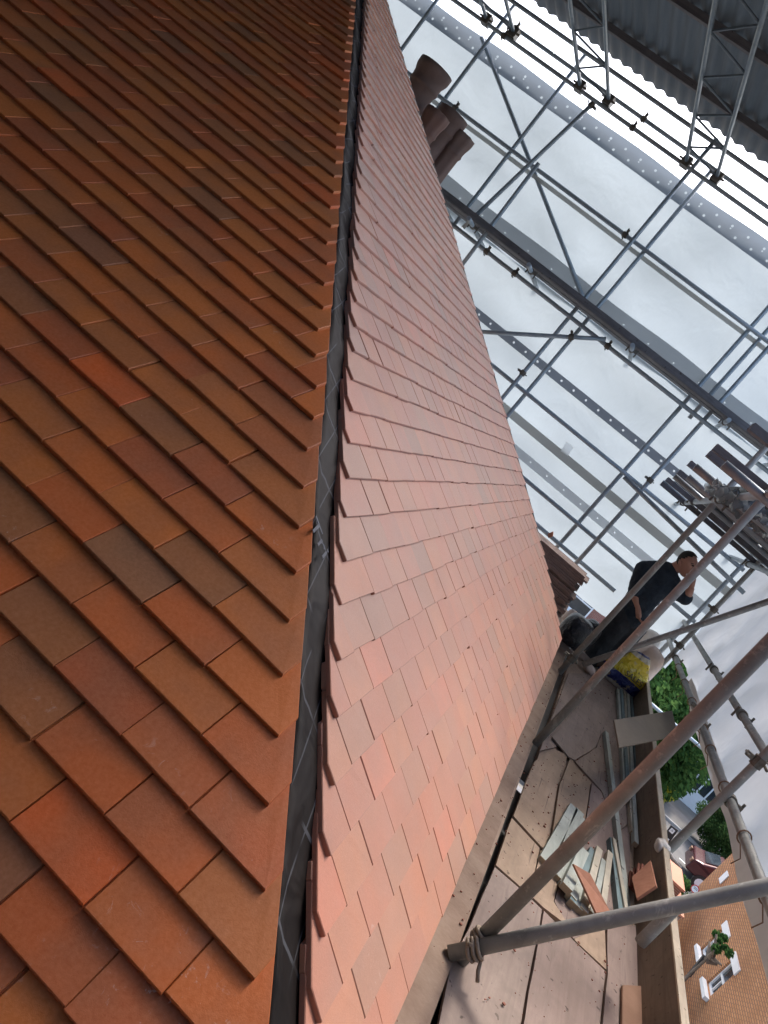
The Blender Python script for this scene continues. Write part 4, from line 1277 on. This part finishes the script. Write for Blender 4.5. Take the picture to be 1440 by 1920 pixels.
for (px_, py_, dx_) in ((1101, 1247, .02), (1127, 1252, .08)):
    c_ = wp(px_, py_, dx_); zz = ZD + .012
    mb = MB()
    pts = [Vector((c_.x + .01, c_.y, zz + .09)), Vector((c_.x, c_.y - .02, zz + .055)), Vector((c_.x - .02, c_.y - .10, zz + .045)), Vector((c_.x - .03, c_.y - .18, zz + .038))]
    mb.tube(pts, [.05, .055, .050, .036], 12); mb.build('boot', M['boot'], person, smooth=True)
mb = MB(); mb.box(wp(1289, 1078, -.13), (.012, .012, .004)); 
lg = MB(); lg.box(wp(1289, 1078, -.17), (.004, .026, .016)); lg.build('shirt_badge', M['paper'], person)

# ---------------------------------------------------------------- street below
ZG = -9.6
def plane(name, x0, x1, y0, y1, z, mat, kind='structure', th=None):
    mb = MB(); mb.add([(x0, y0, z), (x1, y0, z), (x1, y1, z), (x0, y1, z)], [(0, 1, 2, 3)])
    o = mb.build(name, mat, None); return tag(o, kind=kind)
M['soil'] = simple('ground', (.13, .12, .10), (.2, .18, .15), .8, 0.95)
M['asphalt'] = simple('asphalt', (.10, .097, .094), (.135, .13, .125), 1.5, 0.9, bs=60)
M['paving'] = simple('paving', (.15, .145, .135), (.20, .19, .18), 2, 0.9)
M['grass'] = simple('grass', (.05, .10, .03), (.09, .16, .05), 2, 0.95, bump=.6, bs=40)
M['kerb'] = simple('kerb_stone', (.34, .33, .31), (.42, .41, .39), 4, 0.9)
plane('ground', -600, 900, -600, 600, ZG - .02, M['soil'])
mb = MB(); mb.box((37.5, -20, ZG - .01), (7.0, 200, .02)); tag(mb.build('road', M['asphalt'], None), kind='structure')
for x0, x1 in ((30.5, 33.9), (41.1, 43.6)):
    mb = MB(); mb.box(((x0 + x1) / 2, -20, ZG + .05), (x1 - x0, 200, .14)); tag(mb.build('pavement', M['paving'], None), kind='structure')
for x in (33.98, 41.02):
    mb = MB(); mb.box((x, -20, ZG + .055), (.13, 200, .15)); tag(mb.build('kerb', M['kerb'], None), kind='structure')
mb = MB()
for i in range(60): mb.box((37.5, -80 + i * 2.6, ZG + .004), (.1, 1.4, .004))
tag(mb.build('road_marking', M['white'], None), kind='structure')
mb = MB(); mb.box((36.0, -12, ZG + .004), (.09, 60, .004)); tag(mb.build('road_marking', M['white'], None), kind='structure')
def mat_brick(name, c1, c2, mortar, axis='x', bump=.3):
    t = NT(name)
    tc = t.n('ShaderNodeTexCoord').outputs['Object']
    sp = t.n('ShaderNodeSeparateXYZ'); t.l(tc, sp.inputs[0])
    cb = t.n('ShaderNodeCombineXYZ'); t.l(sp.outputs['X' if axis == 'x' else 'Y'], cb.inputs[0]); t.l(sp.outputs['Z'], cb.inputs[1])
    b = t.n('ShaderNodeTexBrick'); t.l(cb.outputs[0], b.inputs['Vector'])
    b.inputs['Color1'].default_value = (*c1, 1); b.inputs['Color2'].default_value = (*c2, 1); b.inputs['Mortar'].default_value = (*mortar, 1)
    b.inputs['Scale'].default_value = 1.0; b.inputs['Brick Width'].default_value = .225; b.inputs['Row Height'].default_value = .075
    b.inputs['Mortar Size'].default_value = .014; b.inputs['Bias'].default_value = -.2
    f = t.noise(1.2, 5, tc); c = t.mix(t.ramp(f, [(0.4, (0, 0, 0)), (0.7, (.5, .5, .5))]), b.outputs['Color'], tuple(x * .6 for x in c1))
    nb = t.bump(b.outputs['Fac'], -bump, .01)
    return t.fin(t.princ(c, .9, 0, nb, .3))
M['brick_orange'] = mat_brick('orange_stock_brick', (.50, .23, .10), (.62, .31, .14), (.20, .12, .08), 'x')
M['brick_red'] = mat_brick('red_brick', (.30, .10, .07), (.36, .13, .09), (.3, .22, .18), 'y')
M['brick_red_x'] = mat_brick('red_brick_side', (.22, .10, .06), (.27, .12, .075), (.3, .22, .18), 'x')
M['slate'] = simple('slate_roof', (.09, .09, .10), (.15, .15, .17), 6, 0.7, stretch=(1, 1, 3))
M['glass'] = simple('dark_glass', (.02, .025, .03), (.04, .05, .055), 3, 0.08, spec=.8, bump=0)
M['door_dark'] = simple('painted_door', (.02, .03, .05), (.03, .04, .06), 3, 0.4)
M['net_curtain'] = simple('net_curtain', (.35, .36, .36), (.5, .5, .5), 4, 0.9, stretch=(1, 20, 1))

# orange brick flank wall with two sash windows
bh = empty('brick_house', (25, -12, ZG), 'orange brick house flank wall with two small white trimmed windows', 'house')
def wall_with_holes(x0, x1, z0, z1, y, th, holes, mat, name, parent):
    xs = sorted({x0, x1, *[h[0] for h in holes], *[h[1] for h in holes]}); zs = sorted({z0, z1, *[h[2] for h in holes], *[h[3] for h in holes]})
    mb = MB()
    for i in range(len(xs) - 1):
        for j in range(len(zs) - 1):
            cx_, cz_ = (xs[i] + xs[i + 1]) / 2, (zs[j] + zs[j + 1]) / 2
            if any(h[0] < cx_ < h[1] and h[2] < cz_ < h[3] for h in holes): continue
            mb.box((cx_, y - th / 2, cz_), (xs[i + 1] - xs[i], th, zs[j + 1] - zs[j]))
    return mb.build(name, mat, parent)
wins = [(27.0, 27.75, -8.62, -7.62), (25.0, 25.8, -8.6, -7.56), (18.5, 19.4, -8.6, -7.5)]
wall_with_holes(14, 31.7, ZG, -5.4, -11.0, .3, wins, M['brick_orange'], 'wall', bh)
for w in wins:
    cx_ = (w[0] + w[1]) / 2
    wmb = MB()
    y_ = -11.10
    for (a0, a1, b0, b1) in ((w[0], w[1], w[2], w[2] + .07), (w[0], w[1], w[3] - .07, w[3]), (w[0], w[0] + .07, w[2] + .07, w[3] - .07), (w[1] - .07, w[1], w[2] + .07, w[3] - .07), (w[0] + .07, w[1] - .07, (w[2] + w[3]) / 2 - .03, (w[2] + w[3]) / 2 + .03), (cx_ - .02, cx_ + .02, w[2] + .07, (w[2] + w[3]) / 2 - .03)):
        wmb.box(((a0 + a1) / 2, y_, (b0 + b1) / 2), (a1 - a0, .06, b1 - b0))
    wf = wmb.build('window', M['white'], bh)
    g = MB(); g.box((cx_, y_ - .03, (w[2] + w[3]) / 2), (w[1] - w[0], .01, w[3] - w[2])); g.build('pane', M['glass'], wf)
    g = MB(); g.box((cx_ + .1, y_ - .12, (w[2] + w[3]) / 2), (.35, .02, w[3] - w[2] - .1)); g.build('curtain', M['net_curtain'], wf)
    s_ = MB(); s_.box((cx_, -10.96, w[2] - .07), (w[1] - w[0] + .22, .22, .13)); s_.build('sill', M['white'], wf)
    s_ = MB(); s_.box((cx_, -10.985, w[3] + .12), (w[1] - w[0] + .22, .06, .24)); s_.build('lintel', M['white'], wf)
mb = MB(); mb.add([(14, -10.7, -5.4), (32, -10.7, -5.4), (32, -15, -1.6), (14, -15, -1.6)], [(0, 1, 2, 3)]); mb.box((23, -10.75, -5.46), (18, .12, .12)); mb.build('roof', M['slate'], bh)
mb = MB(); mb.box((31.55, -15.3, -7.5), (.3, 8.2, 4.2)); mb.build('end_wall', M['brick_red'], bh)
pl_ = MB(); pc_ = at(1357, 1645, 1, -10.97); pl_.box(pc_, (.42, .03, .42)); po = pl_.build('wall_plaque', M['white'], bh)
mb = MB(); mb.bar(at(1291, 1830, 1, -10.6), at(1322, 1792, 1, -10.6), .1, .1); o = mb.build('drain_pipe', M['black'], bh)
# low white coping wall at its foot, drive
mb = MB(); mb.box((22, -9.7, ZG + .3), (16, .5, .6)); mb.box((22, -9.7, ZG + .64), (16, .62, .08)); o = mb.build('boundary_wall', M['white'], None); tag(o, 'low white rendered wall in front of the orange brick flank', 'wall')
# brick garden walls
for (px_, py_, sx_, sy_, sz_, lab) in ((1262, 1645, 1.6, .5, 1.5, 'taller brick garden pier by the parked car, nearest the toe board'), (1272, 1668, 2.2, .6, 1.1, 'lower brick garden wall under the speed sign')):
    p_ = at(px_, py_, 2, ZG + 1.4)
    root = empty('garden_wall', (p_.x, p_.y, ZG), lab, 'wall')
    mb = MB(); mb.box((p_.x, p_.y, ZG + sz_ / 2), (sx_, sy_, sz_)); mb.build('brickwork', M['brick_red_x'], root)
    mb = MB(); mb.box((p_.x, p_.y, ZG + sz_ + .04), (sx_ + .1, sy_ + .1, .08)); mb.build('coping', M['cut_tile'], root)

# terraced houses across the road, facing -X
def terrace(y, label, variant=0):
    X = 47.0
    root = empty('terraced_house', (X, y, ZG), label, 'house', 'terraced houses across the road')
    W, H = 5.4, 6.0
    mb = MB(); mb.box((X + 4, y, ZG + H / 2), (8, W, H)); mb.build('wall', M['brick_red'], root)
    mb = MB()
    mb.add([(X - .3, y - W / 2, ZG + H), (X - .3, y + W / 2, ZG + H), (X + 4, y + W / 2, ZG + H + 2.9), (X + 4, y - W / 2, ZG + H + 2.9), (X + 8.3, y - W / 2, ZG + H), (X + 8.3, y + W / 2, ZG + H)],
           [(0, 1, 2, 3), (3, 2, 5, 4), (0, 3, 4), (1, 5, 2)])
    rf = mb.build('roof', M['slate'], root)
    mb = MB(); mb.box((X + 4, y + W / 2 - .3, ZG + H + 3.2), (1.0, .5, 1.4)); mb.build('chimney', M['brick_red'], rf)
    mb = MB(); mb.box((X - .12, y, ZG + H - .08), (.25, W, .22)); mb.build('gutter', M['white'], root)
    def win(cy, cz, w, h, xo=0.0):
        f = MB()
        xx = X - .05 - xo
        for (a0, a1, b0, b1) in ((-w / 2, w / 2, -h / 2, -h / 2 + .09), (-w / 2, w / 2, h / 2 - .09, h / 2), (-w / 2, -w / 2 + .09, -h / 2 + .09, h / 2 - .09), (w / 2 - .09, w / 2, -h / 2 + .09, h / 2 - .09), (-w / 2 + .09, w / 2 - .09, -.04, .04), (-.04, .04, .04, h / 2 - .09)):
            f.box((xx, cy + (a0 + a1) / 2, cz + (b0 + b1) / 2), (.1, a1 - a0, b1 - b0))
        fo = f.build('window', M['white'], root)
        g = MB(); g.box((xx + .03, cy, cz), (.02, w - .1, h - .1)); g.build('pane', M['glass'], fo)
        s = MB(); s.box((xx - .05, cy, cz - h / 2 - .06), (.3, w + .2, .12)); s.build('sill', M['white'], fo)
    win(y + 1.25, ZG + 4.5, 1.5, 1.6); win(y - 1.5, ZG + 4.5, 1.0, 1.5)
    # bay with white frames
    b = MB(); b.box((X - .45, y + 1.2, ZG + .45), (.9, 2.2, .9)); b.box((X - .45, y + 1.2, ZG + 2.75), (1.0, 2.4, .3)); 
    for yy in (y + .12, y + 2.28): b.box((X - .85, yy, ZG + 1.75), (.1, .12, 1.7))
    bo = b.build('bay', M['white'], root)
    g = MB(); g.box((X - .42, y + 1.2, ZG + 1.75), (.8, 2.05, 1.68)); g.build('pane', M['glass'], bo)
    b = MB()
    for yy in (y + .7, y + 1.2, y + 1.7): b.box((X - .85, yy, ZG + 1.75), (.08, .07, 1.69))
    b.box((X - .85, y + 1.2, ZG + 2.15), (.07, 2.03, .06)); b.build('glazing_bars', M['white'], bo)
    p = MB(); p.box((X - .5, y - 1.4, ZG + 2.6), (1.1, 1.9, .22)); p.box((X - .95, y - .55, ZG + 1.25), (.14, .14, 2.5)); p.box((X - .95, y - 2.25, ZG + 1.25), (.14, .14, 2.5)); p.build('porch', M['white'], root)
    d = MB(); d.box((X - .03, y - 1.4, ZG + 1.05), (.08, .95, 2.1)); do = d.build('door', M['door_dark'], root)
    k = MB(); k.box((X - .1, y - 1.05, ZG + 1.0), (.06, .05, .12)); k.build('handle', M['paper'], do)
    return root
for i, y in enumerate((2.3, -3.1, -8.5, -13.9, -19.3, -24.7)):
    terrace(y, ['terraced house across the road furthest left, hidden behind the far sheeting', 'brick terraced house glimpsed between the eave end and the worker\'s legs',
                'brick terraced house behind the green tree', 'brick terraced house with white bay and porch, right of the tree', 'terraced house across the road behind the side sheeting', 'terraced house furthest right across the road'][i])

def foliage(name, c, R, n, mat, label, cat, leaf=.16, trunk=True, seed=1, clumps=30, group=None):
    r = random.Random(seed)
    root = empty(name, (c[0], c[1], ZG), label, cat, group)
    mb = MB()
    cl = []
    for _ in range(clumps):
        d = Vector((r.gauss(0, 1), r.gauss(0, 1), r.gauss(0, 1))).normalized() * (r.random() ** .4)
        cl.append((Vector(c) + Vector((d.x * R[0], d.y * R[1], d.z * R[2])) * .8, r.uniform(.16, .36) * min(R)))
    for _ in range(n):
        p, rr = r.choice(cl)
        d = Vector((r.gauss(0, 1), r.gauss(0, 1), r.gauss(0, .8))).normalized() * rr * (r.random() ** .35)
        q = p + d
        a = Vector((r.gauss(0, 1), r.gauss(0, 1), r.gauss(0, 1))).normalized(); b = a.orthogonal().normalized(); b2 = a.cross(b)
        s = leaf * r.uniform(.6, 1.3)
        mb.add([q - b * s, q + b2 * s * .5, q + b * s, q - b2 * s * .5], [(0, 1, 2, 3)], r.random())
    mb.build('crown', mat, root)
    if trunk:
        t = MB(); top = Vector(c)
        t.tube([Vector((c[0], c[1], ZG)), Vector((c[0] + .1, c[1], (ZG + c[2]) / 2)), top], [.09 * R[2], .065 * R[2], .03 * R[2]], 8)
        for _ in range(7):
            d = Vector((r.gauss(0, 1), r.gauss(0, 1), abs(r.gauss(0, .8)))).normalized()
            b0_ = Vector((c[0], c[1], c[2] - R[2] * r.uniform(.2, .8)))
            t.tube([b0_, b0_ + Vector((d.x * R[0], d.y * R[1], d.z * R[2])) * .7], [.09, .03], 6)
        t.build('trunk', M['boot'], root)
    return root
def mat_leaf(name, a_, b_, c_):
    t = NT(name)
    at_ = t.n('ShaderNodeAttribute', attribute_name='tone').outputs['Fac']
    c = t.ramp(at_, [(0, a_), (.5, b_), (1, c_)])
    d = t.n('ShaderNodeBsdfDiffuse'); t.l(c, d.inputs[0]); tr = t.n('ShaderNodeBsdfTranslucent'); t.l(c, tr.inputs[0])
    m = t.n('ShaderNodeMixShader'); m.inputs[0].default_value = .35; t.l(d.outputs[0], m.inputs[1]); t.l(tr.outputs[0], m.inputs[2])
    return t.fin(m)
M['leaf'] = mat_leaf('green_leaves', (.03, .075, .025), (.055, .12, .035), (.09, .17, .05))
M['leaf_dark'] = mat_leaf('dark_leaves', (.03, .06, .02), (.05, .10, .03), (.10, .16, .05))
M['leaf_yellow'] = mat_leaf('yellow_leaves', (.25, .26, .02), (.40, .38, .04), (.5, .48, .08))
tc_ = at(1250, 1330, 0, 26)
foliage('broadleaf_tree', tc_, (3.2, 2.6, 2.4), 26000, M['leaf'], 'large green leafy tree below the toe board, left of the guard rail', 'tree', leaf=.10, seed=3, clumps=70)
hc_ = at(1333, 1555, 0, 36)
foliage('hedge_bush', (41.2, -13.9, ZG + 1.6), (1.5, 2.4, 1.8), 34000, M['leaf_dark'], 'rounded dark green hedge beside the road', 'bush', leaf=.06, trunk=False, seed=5, clumps=110)
yc = at(1243, 1470, 2, ZG + 1.5)
foliage('flowering_shrub', (yc.x, yc.y, ZG + 1.2), (1.0, .9, .9), 2600, M['leaf_yellow'], 'small bright yellow shrub at the toe board edge', 'shrub', leaf=.07, trunk=False, seed=6, clumps=14)
gc = at(1290, 1640, 2, ZG + 1.2)
foliage('hedge_bush', (gc.x, gc.y, ZG + .7), (.9, .7, .7), 4000, M['leaf'], 'bright green hedge between the brick garden wall and the red car', 'bush', leaf=.05, trunk=False, seed=7, clumps=20)
sc_ = at(1352, 1775, 1, -10.2)
foliage('young_tree', (sc_.x, sc_.y, sc_.z), (.9, .4, .8), 1500, M['leaf'], 'slender young tree in front of the brick wall windows', 'tree', leaf=.05, trunk=True, seed=8, clumps=9)
gx = at(1265, 1425, 2, ZG + 2)
foliage('hedge_bush', (gx.x, gx.y, ZG + 1.4), (1.8, 1.8, 1.4), 8000, M['leaf'], 'green garden bush below the large tree, above the yellow shrub', 'bush', leaf=.08, trunk=False, seed=17, clumps=34)

# parked cars
def mat_paint(name, c): 
    t = NT(name); return t.fin(t.princ(t.ramp(t.noise(2, 2, t.obj()), [(0, c), (1, tuple(x * 1.2 for x in c))]), .25, .3, None, .6))
def car(loc, rz, paint, label):
    root = empty('parked_car', (0, 0, 0), label, 'car', 'cars parked on the road')
    prof_ = [(-2.1, .35), (-2.15, .75), (-1.9, .95), (-1.1, 1.0), (-.5, 1.42), (1.0, 1.45), (1.75, 1.05), (2.1, .95), (2.15, .4)]
    mb = MB(); n = len(prof_)
    vs = []
    for sgn, wd in ((-1, .85), (1, .85)):
        for (x, z) in prof_:
            ww = wd - (.14 if z > 1.2 else 0)
            vs.append((x, sgn * ww, z))
    fs = [tuple(range(n)), tuple(reversed(range(n, 2 * n)))] + [(i, n + i, n + (i + 1) % n, (i + 1) % n) for i in range(n)]
    mb.add(vs, fs); b = mb.build('body', paint, root)
    bv = b.modifiers.new('bevel', 'BEVEL'); bv.width = .06; bv.segments = 2
    g = MB(); g.hexa([Vector(p) for p in ((-1.02, -.66, 1.05), (-.52, -.62, 1.40), (-.52, .62, 1.40), (-1.02, .66, 1.05), (-1.10, -.66, 1.06), (-.58, -.62, 1.43), (-.58, .62, 1.43), (-1.10, .66, 1.06))]); g.build('windscreen', M['glass'], root)
    g = MB(); g.hexa([Vector(p) for p in ((1.1, -.62, 1.40), (1.6, -.66, 1.1), (1.6, .66, 1.1), (1.1, .62, 1.40), (1.16, -.62, 1.43), (1.68, -.66, 1.12), (1.68, .66, 1.12), (1.16, .62, 1.43))]); g.build('rear_window', M['glass'], root)
    for sg in (-1, 1):
        g = MB(); g.add([(-.95, sg * .865, 1.02), (1.5, sg * .865, 1.04), (.95, sg * .735, 1.38), (-.5, sg * .735, 1.37)], [(0, 1, 2, 3)]); g.build('side_window', M['glass'], root)
        for x in (-1.35, 1.35):
            w = MB(); w.tube([(x, sg * .70, .33), (x, sg * .88, .33)], .33, 20); wh = w.build('wheel', M['black'], root)
            w = MB(); w.tube([(x, sg * .87, .33), (x, sg * .89, .33)], .2, 12); w.build('rim', M['paper'], wh)
        w = MB(); w.box((-2.12, sg * .62, .72), (.1, .3, .14)); w.build('headlight', M['paper'], root)
        w = MB(); w.box((2.13, sg * .65, .8), (.08, .25, .16)); w.build('tail_light', M['rust'], root)
    root.location = loc; root.rotation_euler.z = rz
    for c in root.children: c.matrix_parent_inverse = Matrix.Identity(4)
    return root
pr_ = mat_paint('dark_red_paint', (.05, .008, .012)); pg = mat_paint('grey_paint', (.04, .045, .05))
car((36.3, -13.7, ZG), RAD(86), pr_, 'dark red parked car half hidden behind the orange brick wall')
car((36.1, -17.6, ZG), RAD(88), pg, 'dark grey car parked in line beyond the red one')

# round speed sign and a dark street board
sp_ = at(1303, 1667, 0, 27.0)
rs = empty('speed_sign', (sp_.x, sp_.y, ZG), 'round white speed limit sign with a red ring reading 20', 'road sign')
mb = MB(); mb.tube([(sp_.x + .03, sp_.y, ZG), (sp_.x + .03, sp_.y, sp_.z)], .03, 8); mb.build('post', M['tube_near'], rs)
M['red'] = simple('sign_red', (.5, .02, .02), (.55, .03, .03), 3, .5)
dirv = (Vector(CC) - sp_).normalized()
mb = MB(); mb.tube([sp_, sp_ + dirv * .012], .13, 24); mb.build('ring', M['red'], rs)
mb = MB(); mb.tube([sp_ + dirv * .014, sp_ + dirv * .02], .10, 24); mb.build('disc', M['white'], rs)
rt = dirv.cross(Vector((0, 0, -1))).normalized()
text_mesh('numerals', '20', .14, M['black'], sp_ + dirv * .023, rt, (0, 0, 1), rs, .001)
bp = at(1262, 1562, 0, 33.0)
sb_ = empty('street_board', (bp.x, bp.y, ZG), 'black street board with two white patches and an arrow beside the road', 'sign')
mb = MB(); mb.bar(at(1246, 1578, 0, 33.0), at(1265, 1552, 0, 33.0), .02, .32); mb.build('panel', M['black'], sb_)
for (px_, py_) in ((1249, 1574), (1260, 1558)):
    mb = MB(); mb.box(at(px_, py_, 0, 32.97), (.02, .17, .17)); mb.build('white_patch', M['white'], sb_)
text_mesh('arrow', '>', .16, M['black'], at(1260, 1558, 0, 32.94), (0, -1, 0), (0, 0, 1), sb_, .001)
mb = MB(); mb.box((bp.x + .05, bp.y, (ZG + bp.z) / 2), (.06, .06, bp.z - ZG)); mb.build('post', M['black'], sb_)

# lettering printed on the hip underlay
def on_side(px_, py_, off):
    d_ = ray(px_, py_); best = None
    for i in range(1, 500):
        k_ = i * .1
        y_, z_ = SB(k_); t_ = (z_ - off - CC[2]) / d_[2] if d_[2] else 0
        P_ = CC + t_ * d_
        e_ = abs(P_[1] - y_)
        if t_ > 0 and (best is None or e_ < best[0]): best = (e_, Vector(P_), k_)
    return best[1], angB(best[2])
lp, la = on_side(596, 1010, .0)
nB_ = Vector((0, -math.sin(la), math.cos(la)))
uB_ = Vector((0, math.cos(la), math.sin(la)))
M['print'] = simple('grey_print', (.10, .105, .12), (.14, .145, .16), 20, .8)
text_mesh('lettering', 'Tri', .075, M['print'], lp + nB_ * .004, (Vector((1, 0, 0)) * .25 - uB_ * .97), (Vector((1, 0, 0)) * .97 + uB_ * .25), house, .0005)
